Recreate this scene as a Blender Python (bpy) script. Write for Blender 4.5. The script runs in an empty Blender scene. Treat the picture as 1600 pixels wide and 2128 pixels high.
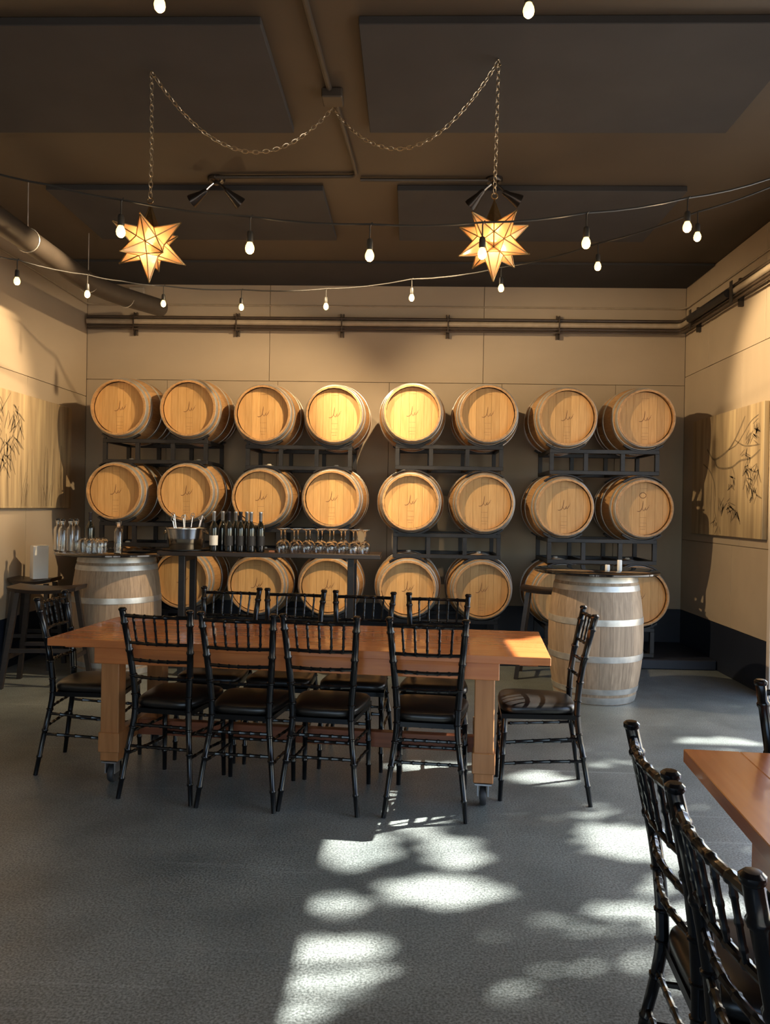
import bpy, bmesh, math, random
from mathutils import Vector, Matrix, Euler
random.seed(7)
PI = math.pi
scene = bpy.context.scene
COL = scene.collection

# ------------------------------------------------------------------ camera
CAM_H, FPX = 1.5, 1600.0
YAW, PITCH, ROLL = 0.0315, -0.007, 0.0166
def cam_axes():
    r = Vector((math.cos(YAW), math.sin(YAW), 0)); f = Vector((-math.sin(YAW), math.cos(YAW), 0)); u = Vector((0, 0, 1))
    cp, sp = math.cos(PITCH), math.sin(PITCH)
    f2 = f * cp + u * sp; u2 = -f * sp + u * cp
    cr, sr = math.cos(ROLL), math.sin(ROLL)
    return r * cr + u2 * sr, -r * sr + u2 * cr, f2
AX_R, AX_U, AX_F = cam_axes()
cam_data = bpy.data.cameras.new('camera')
cam_data.lens = FPX * 36 / 2128
cam_data.sensor_width = 36
cam_data.clip_start = 0.05
cam = bpy.data.objects.new('camera', cam_data)
COL.objects.link(cam)
m = Matrix((AX_R, AX_U, -AX_F)).transposed().to_4x4()
m.translation = (0, 0, CAM_H)
cam.matrix_world = m
scene.camera = cam
def at(px, py, axis, v):
    """world point seen at a pixel of the 1600x2128 photo on the plane axis = v"""
    d = AX_F + AX_R * ((px - 800) / FPX) + AX_U * ((1064 - py) / FPX)
    o = Vector((0, 0, CAM_H))
    t = (v - o[axis]) / d[axis]
    return o + d * t

# ------------------------------------------------------------------ light and exposure
SUN_DIR = Vector((-3.49, -1.29, -3.1)).normalized()
SUN_POWER, SKY_POWER = 33.0, 0.75
SPOT_POWER = dict(left_wall=560, right_barrels=430, left_barrels=560, right_wall=560)
WARM = (1.0, 0.73, 0.42)
BULB_EMIT, BULB_WATT, STAR_WATT = 3.2, 2.6, 3.3
scene.view_settings.view_transform = 'Standard'
scene.view_settings.look = 'None'
scene.view_settings.exposure = 0.0
scene.view_settings.gamma = 1.0
scene.view_settings.use_curve_mapping = False
scene.cycles.use_denoising = True
scene.cycles.max_bounces = 10
scene.cycles.transparent_max_bounces = 16
scene.cycles.caustics_reflective = False
scene.cycles.caustics_refractive = False
scene.cycles.sample_clamp_indirect = 6.0
world = bpy.data.worlds.new('world'); scene.world = world
world.use_nodes = True
wn = world.node_tree.nodes; wl = world.node_tree.links
sky = wn.new('ShaderNodeTexSky'); sky.sky_type = 'NISHITA'; sky.sun_disc = False
sky.sun_elevation = math.radians(40); sky.sun_rotation = math.radians(70); sky.air_density = 1.0; sky.dust_density = 1.5
wl.new(sky.outputs[0], wn['Background'].inputs[0]); wn['Background'].inputs[1].default_value = SKY_POWER
sd = bpy.data.lights.new('sun', 'SUN'); sd.energy = SUN_POWER; sd.angle = math.radians(0.53); sd.color = (1.0, 0.95, 0.86)
sun = bpy.data.objects.new('sun', sd); COL.objects.link(sun)
sun.location = (8, 8, 9); sun.rotation_euler = SUN_DIR.to_track_quat('-Z', 'Y').to_euler()

# ------------------------------------------------------------------ materials
def mat(name, col, rough=0.5, metal=0.0, var=0.0, scale=8.0, stretch=(1, 1, 1), bump=0.0, trans=0.0, coat=0.0,
        obj_var=0.0, emit=0.0, emit_col=None, col2=None, spec=0.5, detail=4.0, coords='Object', rough_var=0.0):
    m = bpy.data.materials.new(name); m.use_nodes = True
    nt = m.node_tree; b = nt.nodes['Principled BSDF']
    b.inputs['Base Color'].default_value = (*col, 1); b.inputs['Roughness'].default_value = rough
    b.inputs['Metallic'].default_value = metal; b.inputs['Transmission Weight'].default_value = trans
    b.inputs['Coat Weight'].default_value = coat; b.inputs['Specular IOR Level'].default_value = spec
    if emit:
        b.inputs['Emission Color'].default_value = (*(emit_col or col), 1); b.inputs['Emission Strength'].default_value = emit
    if var or bump or col2 or obj_var or rough_var:
        tc = nt.nodes.new('ShaderNodeTexCoord'); mp = nt.nodes.new('ShaderNodeMapping')
        mp.inputs['Scale'].default_value = stretch
        nt.links.new(tc.outputs[coords], mp.inputs[0])
        if obj_var:
            oi = nt.nodes.new('ShaderNodeObjectInfo'); vm = nt.nodes.new('ShaderNodeVectorMath'); vm.operation = 'SCALE'
            vm.inputs[0].default_value = (13, 7, 5); nt.links.new(oi.outputs['Random'], vm.inputs['Scale'])
            nt.links.new(vm.outputs[0], mp.inputs['Location'])
        nz = nt.nodes.new('ShaderNodeTexNoise'); nz.inputs['Scale'].default_value = scale; nz.inputs['Detail'].default_value = detail
        nt.links.new(mp.outputs[0], nz.inputs['Vector'])
        rp = nt.nodes.new('ShaderNodeValToRGB')
        c2 = col2 or tuple(c * (1 - var) for c in col)
        c1 = col if col2 else tuple(min(1, c * (1 + var)) for c in col)
        rp.color_ramp.elements[0].position = 0.32; rp.color_ramp.elements[1].position = 0.68
        rp.color_ramp.elements[0].color = (*c2, 1); rp.color_ramp.elements[1].color = (*c1, 1)
        nt.links.new(nz.outputs['Fac'], rp.inputs[0]); out = rp.outputs[0]
        if obj_var:
            mr = nt.nodes.new('ShaderNodeMapRange'); mr.inputs[3].default_value = 1 - obj_var; mr.inputs[4].default_value = 1 + obj_var
            nt.links.new(oi.outputs['Random'], mr.inputs[0])
            mx = nt.nodes.new('ShaderNodeVectorMath'); mx.operation = 'SCALE'
            nt.links.new(out, mx.inputs[0]); nt.links.new(mr.outputs[0], mx.inputs['Scale']); out = mx.outputs[0]
        nt.links.new(out, b.inputs['Base Color'])
        if rough_var:
            m2 = nt.nodes.new('ShaderNodeMapRange'); m2.inputs[3].default_value = rough - rough_var; m2.inputs[4].default_value = rough + rough_var
            nt.links.new(nz.outputs['Fac'], m2.inputs[0]); nt.links.new(m2.outputs[0], b.inputs['Roughness'])
        if bump:
            bp = nt.nodes.new('ShaderNodeBump'); bp.inputs['Strength'].default_value = bump; bp.inputs['Distance'].default_value = 0.01
            nt.links.new(nz.outputs['Fac'], bp.inputs['Height']); nt.links.new(bp.outputs[0], b.inputs['Normal'])
    return m

M = {}
M['wall'] = mat('tan_wall_paint', (0.405, 0.325, 0.235), 0.62, var=0.05, scale=2.2, bump=0.02, coords='Generated')
M['wall_core'] = mat('dark_joint', (0.16, 0.12, 0.08), 0.8)
M['navy'] = mat('navy_paint', (0.010, 0.014, 0.026), 0.5, var=0.15, scale=5)
M['ceiling'] = mat('brown_ceiling_paint', (0.052, 0.037, 0.024), 0.6, var=0.10, scale=1.5)
M['panel'] = mat('charcoal_panel_fabric', (0.028, 0.026, 0.026), 0.85, var=0.12, scale=3)
M['blackmetal'] = mat('black_steel', (0.018, 0.017, 0.018), 0.42, metal=0.3, var=0.2, scale=20)
M['rackmetal'] = mat('rack_steel', (0.021, 0.020, 0.022), 0.45, metal=0.35, var=0.2, scale=15)
M['pipe'] = mat('brown_pipe_paint', (0.060, 0.042, 0.030), 0.4, var=0.15, scale=12)
M['pipe_tan'] = mat('tan_pipe_paint', (0.36, 0.29, 0.21), 0.4, var=0.1, scale=12)
M['duct'] = mat('black_duct', (0.040, 0.032, 0.026), 0.45, var=0.12, scale=9)
M['conduit'] = mat('dark_conduit', (0.035, 0.027, 0.020), 0.5, var=0.1, scale=10)
M['oak_head'] = mat('oak_head_wood', (0.62, 0.37, 0.145), 0.5, col2=(0.52, 0.29, 0.10), scale=7, stretch=(9, 0.7, 9), obj_var=0.13, bump=0.06)
M['oak_stave'] = mat('oak_stave_wood', (0.52, 0.30, 0.13), 0.5, col2=(0.40, 0.215, 0.085), scale=7, stretch=(9, 9, 0.8), obj_var=0.14, bump=0.08)
M['oak_red'] = mat('wine_stained_wood', (0.28, 0.10, 0.045), 0.5, var=0.25, scale=9, stretch=(8, 8, 1))
M['oak_grey'] = mat('weathered_oak', (0.42, 0.305, 0.205), 0.6, col2=(0.27, 0.19, 0.125), scale=6, stretch=(10, 10, 0.9), obj_var=0.16, bump=0.12, detail=7)
M['galv'] = mat('galvanised_hoop', (0.52, 0.50, 0.46), 0.36, metal=0.55, var=0.18, scale=14, rough_var=0.1)
M['brand'] = mat('burnt_brand', (0.17, 0.075, 0.03), 0.7)
M['bung'] = mat('silicone_bung', (0.75, 0.70, 0.60), 0.5)
M['chair'] = mat('black_lacquer', (0.004, 0.004, 0.0045), 0.20, spec=0.38)
M['vinyl'] = mat('black_vinyl', (0.010, 0.009, 0.008), 0.32, var=0.2, scale=25, bump=0.03)
M['table'] = mat('cherry_varnish', (0.56, 0.190, 0.056), 0.24, col2=(0.48, 0.150, 0.042), scale=5, stretch=(0.6, 9, 9), obj_var=0.10, coat=0.35, detail=6)
M['tableleg'] = mat('fir_leg_wood', (0.44, 0.19, 0.066), 0.38, col2=(0.35, 0.14, 0.045), scale=5, stretch=(9, 9, 0.8), obj_var=0.08, coat=0.15)
M['redstretch'] = mat('redwood_stretcher', (0.25, 0.075, 0.032), 0.4, var=0.2, scale=5, stretch=(0.6, 9, 9))
M['rubber'] = mat('caster_rubber', (0.03, 0.03, 0.032), 0.55)
M['castersteel'] = mat('caster_steel', (0.42, 0.43, 0.45), 0.35, metal=0.9)
M['blackwood'] = mat('black_wood', (0.022, 0.016, 0.013), 0.38, var=0.25, scale=8, stretch=(1, 8, 8))
M['espresso'] = mat('espresso_wood', (0.024, 0.015, 0.011), 0.33, var=0.25, scale=8, stretch=(1, 8, 8))
M['disc'] = mat('black_glass_top', (0.008, 0.008, 0.009), 0.10, coat=0.6)
M['white'] = mat('white_paper', (0.80, 0.78, 0.74), 0.7, var=0.04, scale=6)
M['paper_tan'] = mat('kraft_side', (0.56, 0.46, 0.34), 0.75, var=0.04, scale=6)
M['wax'] = mat('white_wax', (0.85, 0.84, 0.80), 0.5)
M['steel'] = mat('polished_steel', (0.62, 0.63, 0.64), 0.20, metal=1.0, var=0.08, scale=10)
M['bottle'] = mat('dark_bottle_glass', (0.006, 0.007, 0.006), 0.07, coat=0.6)
M['foil'] = mat('silver_foil', (0.62, 0.62, 0.64), 0.28, metal=0.8)
M['foil_dark'] = mat('dark_foil', (0.035, 0.03, 0.035), 0.3, metal=0.4)
M['label'] = mat('paper_label', (0.75, 0.74, 0.70), 0.65)
M['label_dark'] = mat('dark_label', (0.014, 0.014, 0.016), 0.6)
M['glass'] = mat('clear_glass', (1, 1, 1), 0.02, trans=1.0)
M['water'] = mat('water', (0.93, 0.97, 1.0), 0.0, trans=1.0)
M['water'].node_tree.nodes['Principled BSDF'].inputs['IOR'].default_value = 1.33
M['brass'] = mat('aged_brass', (0.24, 0.165, 0.08), 0.35, metal=0.9, var=0.2, scale=30)
M['chain'] = mat('chain_brass', (0.55, 0.46, 0.33), 0.32, metal=0.9)
M['bronze'] = mat('oiled_bronze', (0.04, 0.034, 0.03), 0.25, metal=0.7)
M['chrome'] = mat('chrome', (0.75, 0.74, 0.72), 0.15, metal=1.0)
M['cord'] = mat('black_rubber_cord', (0.02, 0.019, 0.018), 0.45)
M['bulb'] = mat('warm_bulb', (1, 0.75, 0.4), 0.3, emit=BULB_EMIT, emit_col=(1.0, 0.68, 0.25))
M['starbulb'] = mat('lantern_bulb', (1, 0.75, 0.4), 0.3, emit=14, emit_col=(1.0, 0.74, 0.34))
M['lens'] = mat('spot_lens', (1, 0.9, 0.75), 0.3, emit=18, emit_col=(1.0, 0.78, 0.5))
M['jamb'] = mat('pale_door_jamb', (0.62, 0.54, 0.46), 0.5, var=0.05, scale=4)
M['bark'] = mat('bark', (0.10, 0.07, 0.05), 0.9, var=0.3, scale=10)
M['leaf'] = mat('leaf_green', (0.06, 0.12, 0.03), 0.6, obj_var=0.0, var=0.3, scale=3)
M['paving'] = mat('outdoor_paving', (0.33, 0.31, 0.28), 0.85, var=0.12, scale=2)
M['wood_coaster'] = mat('coaster_wood', (0.26, 0.11, 0.06), 0.5, var=0.2, scale=10)
M['stroke'] = mat('sepia_ink', (0.17, 0.125, 0.075), 0.75, var=0.25, scale=14)
M['stroke_light'] = mat('pale_ink', (0.40, 0.32, 0.21), 0.75, var=0.2, scale=10)
M['ceramic'] = mat('grey_box', (0.38, 0.33, 0.26), 0.6)

def canvas_mat():
    m = mat('painted_canvas', (0.40, 0.30, 0.17), 0.6)
    nt = m.node_tree; b = nt.nodes['Principled BSDF']
    tc = nt.nodes.new('ShaderNodeTexCoord'); mp = nt.nodes.new('ShaderNodeMapping'); mp.inputs['Scale'].default_value = (5, 5, 0.35)
    n1 = nt.nodes.new('ShaderNodeTexNoise'); n1.inputs['Scale'].default_value = 3; n1.inputs['Detail'].default_value = 6
    nt.links.new(tc.outputs['Object'], mp.inputs[0]); nt.links.new(mp.outputs[0], n1.inputs['Vector'])
    rp = nt.nodes.new('ShaderNodeValToRGB'); e = rp.color_ramp.elements
    e[0].position = .30; e[0].color = (0.24, 0.175, 0.10, 1); e[1].position = .68; e[1].color = (0.47, 0.36, 0.205, 1)
    x = rp.color_ramp.elements.new(.5); x.color = (0.37, 0.275, 0.16, 1)
    nt.links.new(n1.outputs['Fac'], rp.inputs[0]); nt.links.new(rp.outputs[0], b.inputs['Base Color'])
    return m
M['canvas'] = canvas_mat()

def floor_mat():
    m = mat('sealed_concrete', (0.06, 0.07, 0.075), 0.34)
    nt = m.node_tree; b = nt.nodes['Principled BSDF']
    tc = nt.nodes.new('ShaderNodeTexCoord')
    def noise(s, d, st=None):
        n = nt.nodes.new('ShaderNodeTexNoise'); n.inputs['Scale'].default_value = s; n.inputs['Detail'].default_value = d
        if st:
            mp = nt.nodes.new('ShaderNodeMapping'); mp.inputs['Scale'].default_value = st; mp.inputs['Rotation'].default_value = (0, 0, .3)
            nt.links.new(tc.outputs['Object'], mp.inputs[0]); nt.links.new(mp.outputs[0], n.inputs['Vector'])
        else: nt.links.new(tc.outputs['Object'], n.inputs['Vector'])
        return n
    big = noise(2.6, 9); fine = noise(120, 4); mid = noise(9, 6)
    rp = nt.nodes.new('ShaderNodeValToRGB'); e = rp.color_ramp.elements
    e[0].position = .3; e[0].color = (0.098, 0.115, 0.113, 1); e[1].position = .7; e[1].color = (0.165, 0.186, 0.180, 1)
    nt.links.new(big.outputs['Fac'], rp.inputs[0])
    r2 = nt.nodes.new('ShaderNodeValToRGB'); e = r2.color_ramp.elements
    e[0].position = .36; e[0].color = (0.58, 0.58, 0.58, 1); e[1].position = .66; e[1].color = (1.75, 1.75, 1.75, 1)
    nt.links.new(fine.outputs['Fac'], r2.inputs[0])
    mx = nt.nodes.new('ShaderNodeMix'); mx.data_type = 'RGBA'; mx.blend_type = 'MULTIPLY'; mx.inputs[0].default_value = 1.0
    nt.links.new(rp.outputs[0], mx.inputs[6]); nt.links.new(r2.outputs[0], mx.inputs[7])
    # fine scuffs and hairline scratches
    sc = noise(2.2, 8, (0.25, 7, 1)); r3 = nt.nodes.new('ShaderNodeValToRGB'); e = r3.color_ramp.elements
    e[0].position = .62; e[0].color = (0, 0, 0, 1); e[1].position = .78; e[1].color = (0.12, 0.13, 0.13, 1)
    nt.links.new(sc.outputs['Fac'], r3.inputs[0])
    ad = nt.nodes.new('ShaderNodeMix'); ad.data_type = 'RGBA'; ad.blend_type = 'ADD'; ad.inputs[0].default_value = 1.0
    nt.links.new(mx.outputs[2], ad.inputs[6]); nt.links.new(r3.outputs[0], ad.inputs[7])
    nt.links.new(ad.outputs[2], b.inputs['Base Color'])
    mr = nt.nodes.new('ShaderNodeMapRange'); mr.inputs[3].default_value = .26; mr.inputs[4].default_value = .48
    nt.links.new(mid.outputs['Fac'], mr.inputs[0]); nt.links.new(mr.outputs[0], b.inputs['Roughness'])
    bp = nt.nodes.new('ShaderNodeBump'); bp.inputs['Strength'].default_value = .05; bp.inputs['Distance'].default_value = .004
    nt.links.new(fine.outputs['Fac'], bp.inputs['Height']); nt.links.new(bp.outputs[0], b.inputs['Normal'])
    return m
M['floor'] = floor_mat()

def pane_mat():
    m = bpy.data.materials.new('amber_seeded_glass'); m.use_nodes = True
    nt = m.node_tree; nt.nodes.remove(nt.nodes['Principled BSDF'])
    tr = nt.nodes.new('ShaderNodeBsdfTranslucent'); tr.inputs[0].default_value = (0.95, 0.62, 0.38, 1)
    tp = nt.nodes.new('ShaderNodeBsdfTransparent'); tp.inputs[0].default_value = (1.0, 0.86, 0.66, 1)
    gl = nt.nodes.new('ShaderNodeBsdfGlossy'); gl.inputs['Roughness'].default_value = .15
    m1 = nt.nodes.new('ShaderNodeMixShader'); m1.inputs[0].default_value = .38
    m2 = nt.nodes.new('ShaderNodeMixShader'); m2.inputs[0].default_value = .06
    nt.links.new(tr.outputs[0], m1.inputs[1]); nt.links.new(tp.outputs[0], m1.inputs[2])
    nt.links.new(m1.outputs[0], m2.inputs[1]); nt.links.new(gl.outputs[0], m2.inputs[2])
    nt.links.new(m2.outputs[0], nt.nodes['Material Output'].inputs[0])
    return m
M['pane'] = pane_mat()

# ------------------------------------------------------------------ mesh helpers
class MB:
    def __init__(s): s.bm = bmesh.new()
    def box(s, c, d, rot=None, bevel=0.0):
        r = bmesh.ops.create_cube(s.bm, size=1.0)
        T = Matrix.Translation(Vector(c)) @ (rot.to_4x4() if rot else Matrix.Identity(4)) @ Matrix.Diagonal((*d, 1))
        bmesh.ops.transform(s.bm, matrix=T, verts=r['verts'])
        if bevel:
            es = list({e for v in r['verts'] for e in v.link_edges})
            bmesh.ops.bevel(s.bm, geom=es, offset=bevel, segments=1, affect='EDGES', profile=.5)
        return s
    def tube(s, pts, rad, n=8, closed=False):
        pts = [Vector(p) for p in pts]; N = len(pts)
        rads = rad if isinstance(rad, (list, tuple)) else [rad] * N
        rings = []; up = None
        for i, p in enumerate(pts):
            a = pts[(i - 1) % N] if (i > 0 or closed) else p
            b = pts[(i + 1) % N] if (i < N - 1 or closed) else p
            t = (b - a)
            if t.length < 1e-9: t = Vector((0, 0, 1))
            t.normalize()
            if up is None:
                up = Vector((0, 0, 1)) if abs(t.z) < .9 else Vector((1, 0, 0))
            x = up - t * up.dot(t)
            if x.length < 1e-6: x = t.orthogonal()
            x.normalize(); y = t.cross(x); up = x
            rings.append([s.bm.verts.new(p + (x * math.cos(2 * PI * k / n) + y * math.sin(2 * PI * k / n)) * rads[i]) for k in range(n)])
        for i in range(N if closed else N - 1):
            A, B = rings[i], rings[(i + 1) % N]
            for k in range(n): s.bm.faces.new((A[k], A[(k + 1) % n], B[(k + 1) % n], B[k]))
        if not closed:
            s.bm.faces.new(rings[0][::-1]); s.bm.faces.new(rings[-1])
        return s
    def lathe(s, prof, n=20, T=None):
        T = T or Matrix.Identity(4); rings = []
        for r, z in prof:
            if r < 1e-6: rings.append([s.bm.verts.new(T @ Vector((0, 0, z)))])
            else: rings.append([s.bm.verts.new(T @ Vector((r * math.cos(2 * PI * k / n), r * math.sin(2 * PI * k / n), z))) for k in range(n)])
        for A, B in zip(rings, rings[1:]):
            for k in range(n):
                a = [A[k % len(A)], A[(k + 1) % len(A)], B[(k + 1) % len(B)], B[k % len(B)]]
                q = []
                for v in a:
                    if v not in q: q.append(v)
                if len(q) > 2:
                    try: s.bm.faces.new(q)
                    except ValueError: pass
        for R_ in (rings[0], rings[-1]):
            if len(R_) > 2:
                try: s.bm.faces.new(R_)
                except ValueError: pass
        return s
    def prism(s, poly, vec):
        a = [s.bm.verts.new(Vector(p)) for p in poly]; b = [s.bm.verts.new(Vector(p) + Vector(vec)) for p in poly]
        n = len(a); s.bm.faces.new(a); s.bm.faces.new(b[::-1])
        for i in range(n): s.bm.faces.new((a[i], b[i], b[(i + 1) % n], a[(i + 1) % n]))
        return s
    def mesh(s, name, m, smooth=True, angle=40):
        bmesh.ops.recalc_face_normals(s.bm, faces=s.bm.faces[:])
        me = bpy.data.meshes.new(name); s.bm.to_mesh(me); s.bm.free()
        me.materials.append(m)
        if smooth:
            me.polygons.foreach_set('use_smooth', [True] * len(me.polygons))
            me.set_sharp_from_angle(angle=math.radians(angle))
        return me
    def build(s, name, m, parent=None, loc=None, smooth=True, angle=40):
        return place(name, s.mesh(name, m, smooth, angle), parent, loc)
def place(name, me, parent=None, loc=None, rot=None):
    o = bpy.data.objects.new(name, me); COL.objects.link(o)
    if parent: o.parent = parent
    if loc is not None: o.location = loc
    if rot is not None: o.rotation_euler = rot
    return o
def tag(o, label=None, cat=None, group=None, kind=None):
    if label: o['label'] = label
    if cat: o['category'] = cat
    if group: o['group'] = group
    if kind: o['kind'] = kind
    return o
def thing(name, label, cat, loc=(0, 0, 0), rot=(0, 0, 0), group=None):
    o = bpy.data.objects.new(name, None); COL.objects.link(o); o.empty_display_size = .1
    o.location = loc; o.rotation_euler = rot
    return tag(o, label, cat, group)
def copy_tree(o, label=None, loc=None, rot=None, parent=None, group=None):
    c = o.copy(); COL.objects.link(c); c.parent = parent
    if label: c['label'] = label
    if group: c['group'] = group
    if loc is not None: c.location = loc
    if rot is not None: c.rotation_euler = rot
    for ch in list(o.children): copy_tree(ch, parent=c)
    return c
def struct(name, mb, m, parent=None, loc=None, smooth=False):
    o = mb.build(name, m, parent, loc, smooth)
    if not parent: o['kind'] = 'structure'
    return o

# ------------------------------------------------------------------ room shell
XL, XR, YB, YF, H = -3.577, 2.936, 8.38, -2.6, 3.915
ZN = 0.445                                        # top of the navy stem wall
OY0, OY1, OZ = 0.6, 6.345, 3.1                    # side opening in the right wall
struct('floor', MB().box(((XL + XR) / 2, (YB + YF) / 2, -.05), (XR - XL + .6, YB - YF + .6, .1)), M['floor'])
struct('ceiling', MB().box(((XL + XR) / 2, (YB + YF) / 2, H + .05), (XR - XL + .6, YB - YF + .6, .1)), M['ceiling'])
T = .012
wb = struct('wall_back', MB().box(((XL + XR) / 2, YB + .1 + T, H / 2), (XR - XL + .6, .2, H)), M['wall_core'])
wlft = struct('wall_left', MB().box((XL - .1 - T, (YB + YF) / 2, H / 2), (.2, YB - YF, H)), M['wall_core'])
wr = MB()
wr.box((XR + .1 + T, (OY1 + YB) / 2, H / 2), (.2, YB - OY1, H))
wr.box((XR + .1 + T, (OY0 + OY1) / 2, (H + OZ) / 2), (.2, OY1 - OY0, H - OZ))
wr.box((XR + .1 + T, (YF + OY0) / 2, H / 2), (.2, OY0 - YF, H))
wrt = struct('wall_right', wr, M['wall_core'])
wf = MB()                                         # behind the camera: wall with a wide window opening
wf.box(((XL + XR) / 2, YF - .1, .1), (XR - XL + .6, .2, .2)); wf.box(((XL + XR) / 2, YF - .1, 3.5), (XR - XL + .6, .2, .85))
wf.box((XL + .3, YF - .1, 1.64), (1.2, .2, 2.88)); wf.box((XR - .3, YF - .1, 1.64), (1.2, .2, 2.88))
struct('wall_front', wf, M['wall'])
def wall_panels(parent, axis, fixed, rows, flip=1):
    g = .0025
    for z0, z1, cuts in rows:
        for a, b in zip(cuts, cuts[1:]):
            d = (b - a - 2 * g, T, z1 - z0 - 2 * g) if axis == 'x' else (T, b - a - 2 * g, z1 - z0 - 2 * g)
            c = ((a + b) / 2, fixed, (z0 + z1) / 2) if axis == 'x' else (fixed, (a + b) / 2, (z0 + z1) / 2)
            MB().box(c, d, bevel=.0015).build('wall_panel', M['wall'], parent, smooth=False)
wall_panels(wb, 'x', YB + T / 2, [(ZN, 2.85, [XL, -2.68, -1.46, -.24, .98, 2.20, XR]), (2.85, H - .002, [XL, -1.556, .774, XR])])
wall_panels(wlft, 'y', XL - T / 2, [(ZN, 2.66, [YF, -.2, 2.2, 4.64, 7.08, YB]), (2.66, H - .002, [YF, 1.0, 3.44, 5.88, YB])])
wall_panels(wrt, 'y', XR + T / 2, [(ZN, 1.2, [OY1, 7.1, YB]), (1.2, 2.94, [OY1, 6.95, YB]), (2.94, H - .002, [OY1, 6.51, 7.73, YB]),
                                  (OZ, H - .002, [OY0, 3.0, OY1]), (ZN, H - .002, [YF, -1.0, OY0])])
struct('baseboard_back', MB().box(((XL + XR) / 2, YB + .005, ZN / 2), (XR - XL, .014, ZN)), M['navy'])
struct('baseboard_left', MB().box((XL - .005, (YB + YF) / 2, ZN / 2), (.014, YB - YF, ZN)), M['navy'])
struct('baseboard_right', MB().box((XR + .005, (YB + OY1) / 2, ZN / 2), (.014, YB - OY1, ZN)), M['navy'])
struct('trim_1', MB().box(((XL + XR) / 2, (7.36 + YB) / 2 - .004, .0475), (XR - XL - .02, YB - 7.36 - .012, .093), bevel=.008), M['navy'])   # low plinth under the racks
dj = MB()
dj.box((XR + .06, OY1 - .03, OZ / 2), (.16, .06, OZ), bevel=.004); dj.box((XR + .06, OY0 + .03, OZ / 2), (.16, .06, OZ), bevel=.004)
dj.box((XR + .06, (OY0 + OY1) / 2, OZ - .03), (.16, OY1 - OY0 - .12, .06), bevel=.004)
struct('door_1', dj, M['jamb'])
struct('ground', MB().box((9, 4, -.12), (24, 40, .1)), M['paving'])
struct('trim_2', MB().box(((XL + XR) / 2, 7.98, H - .012), (XR - XL - .02, .78, .022)), M['panel'])

# dark acoustic panels screwed to the ceiling
for x0, x1, y0, y1, lab in ((-2.80, -.775, 3.80, 4.905, 'large dark ceiling panel above the left star lantern'),
                            (-.29, 1.94, 3.80, 4.90, 'large dark ceiling panel above the right star lantern'),
                            (-2.81, -.69, 5.80, 6.885, 'dark ceiling panel behind the left pair of spotlights'),
                            (-.13, 2.02, 5.79, 6.88, 'dark ceiling panel behind the right pair of spotlights')):
    tag(MB().box(((x0 + x1) / 2, (y0 + y1) / 2, H - .022), (x1 - x0, y1 - y0, .044), bevel=.004).build('ceiling_panel', M['panel'], smooth=False),
        lab, 'panel', 'dark ceiling panels')

# ------------------------------------------------------------------ barrels
def profile(rh, rb, L, z): return rb - (rb - rh) * (2 * z / L) ** 2
def stave_mesh(name, rh, rb, L, n, m, segs=10, th=.026):
    mb = MB(); bm = mb.bm; a = PI / n * .985; rings = []
    for i in range(segs + 1):
        z = -L / 2 + L * i / segs; r = profile(rh, rb, L, z)
        t = th * (.62 if i in (0, segs) else 1)
        rings.append([bm.verts.new((R_ * math.cos(q), R_ * math.sin(q), z)) for R_, q in ((r, -a), (r + .0018, 0), (r, a), (r - t, a), (r - t, -a))])
    for A, B in zip(rings, rings[1:]):
        for k in range(5): bm.faces.new((A[k], A[(k + 1) % 5], B[(k + 1) % 5], B[k]))
    bm.faces.new(rings[0]); bm.faces.new(rings[-1])
    return mb.mesh(name, m, angle=50)
def hoop_mesh(name, rh, rb, L, z0, z1, n=56):
    f = lambda z, d: profile(rh, rb, L, z) + d
    pr = [(f(z0, .0012), z0), (f(z0, .0045), z0 + .001), (f((z0 + z1) / 2, .0052), (z0 + z1) / 2), (f(z1, .0045), z1 - .001), (f(z1, .0012), z1)]
    mb = MB(); rings = [[mb.bm.verts.new((r * math.cos(2 * PI * k / n), r * math.sin(2 * PI * k / n), z)) for k in range(n)] for r, z in pr]
    for A, B in zip(rings, rings[1:]):
        for k in range(n): mb.bm.faces.new((A[k], A[(k + 1) % n], B[(k + 1) % n], B[k]))
    return mb.mesh(name, M['galv'], angle=50)
def head_board_meshes(name, r, nb, m, th=.02):
    out = []
    ws = [random.uniform(.85, 1.15) for _ in range(nb)]; s = sum(ws); x = -r
    for w in ws:
        a, b = x + .0007, x + 2 * r * w / s - .0007; x += 2 * r * w / s
        xs = [a + (b - a) * i / 6 for i in range(7)]
        h = lambda q: math.sqrt(max(1e-8, r * r - q * q))
        poly = [(q, h(q), 0) for q in xs] + [(q, -h(q), 0) for q in xs[::-1]]
        mb = MB(); mb.prism(poly, (0, 0, -th)); out.append(mb.mesh(name, m, smooth=False))
    return out
def ribbon(mb, pts, w, z=.0012):
    """flat burnt-in stroke lying in the xy plane"""
    L = []; R_ = []
    for i, p in enumerate(pts):
        p = Vector((*p, 0)); a = Vector((*pts[max(0, i - 1)], 0)); b = Vector((*pts[min(len(pts) - 1, i + 1)], 0))
        t = (b - a).normalized(); nrm = Vector((-t.y, t.x, 0)); ww = w * (.45 if i in (0, len(pts) - 1) else 1)
        L.append(mb.bm.verts.new(p + nrm * ww / 2 + Vector((0, 0, z)))); R_.append(mb.bm.verts.new(p - nrm * ww / 2 + Vector((0, 0, z))))
    for i in range(len(pts) - 1): mb.bm.faces.new((L[i], R_[i], R_[i + 1], L[i + 1]))
def arc(cx, cy, r, a0, a1, n=8, ry=None):
    return [(cx + r * math.cos(math.radians(a0 + (a1 - a0) * i / n)), cy + (ry or r) * math.sin(math.radians(a0 + (a1 - a0) * i / n))) for i in range(n + 1)]
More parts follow.
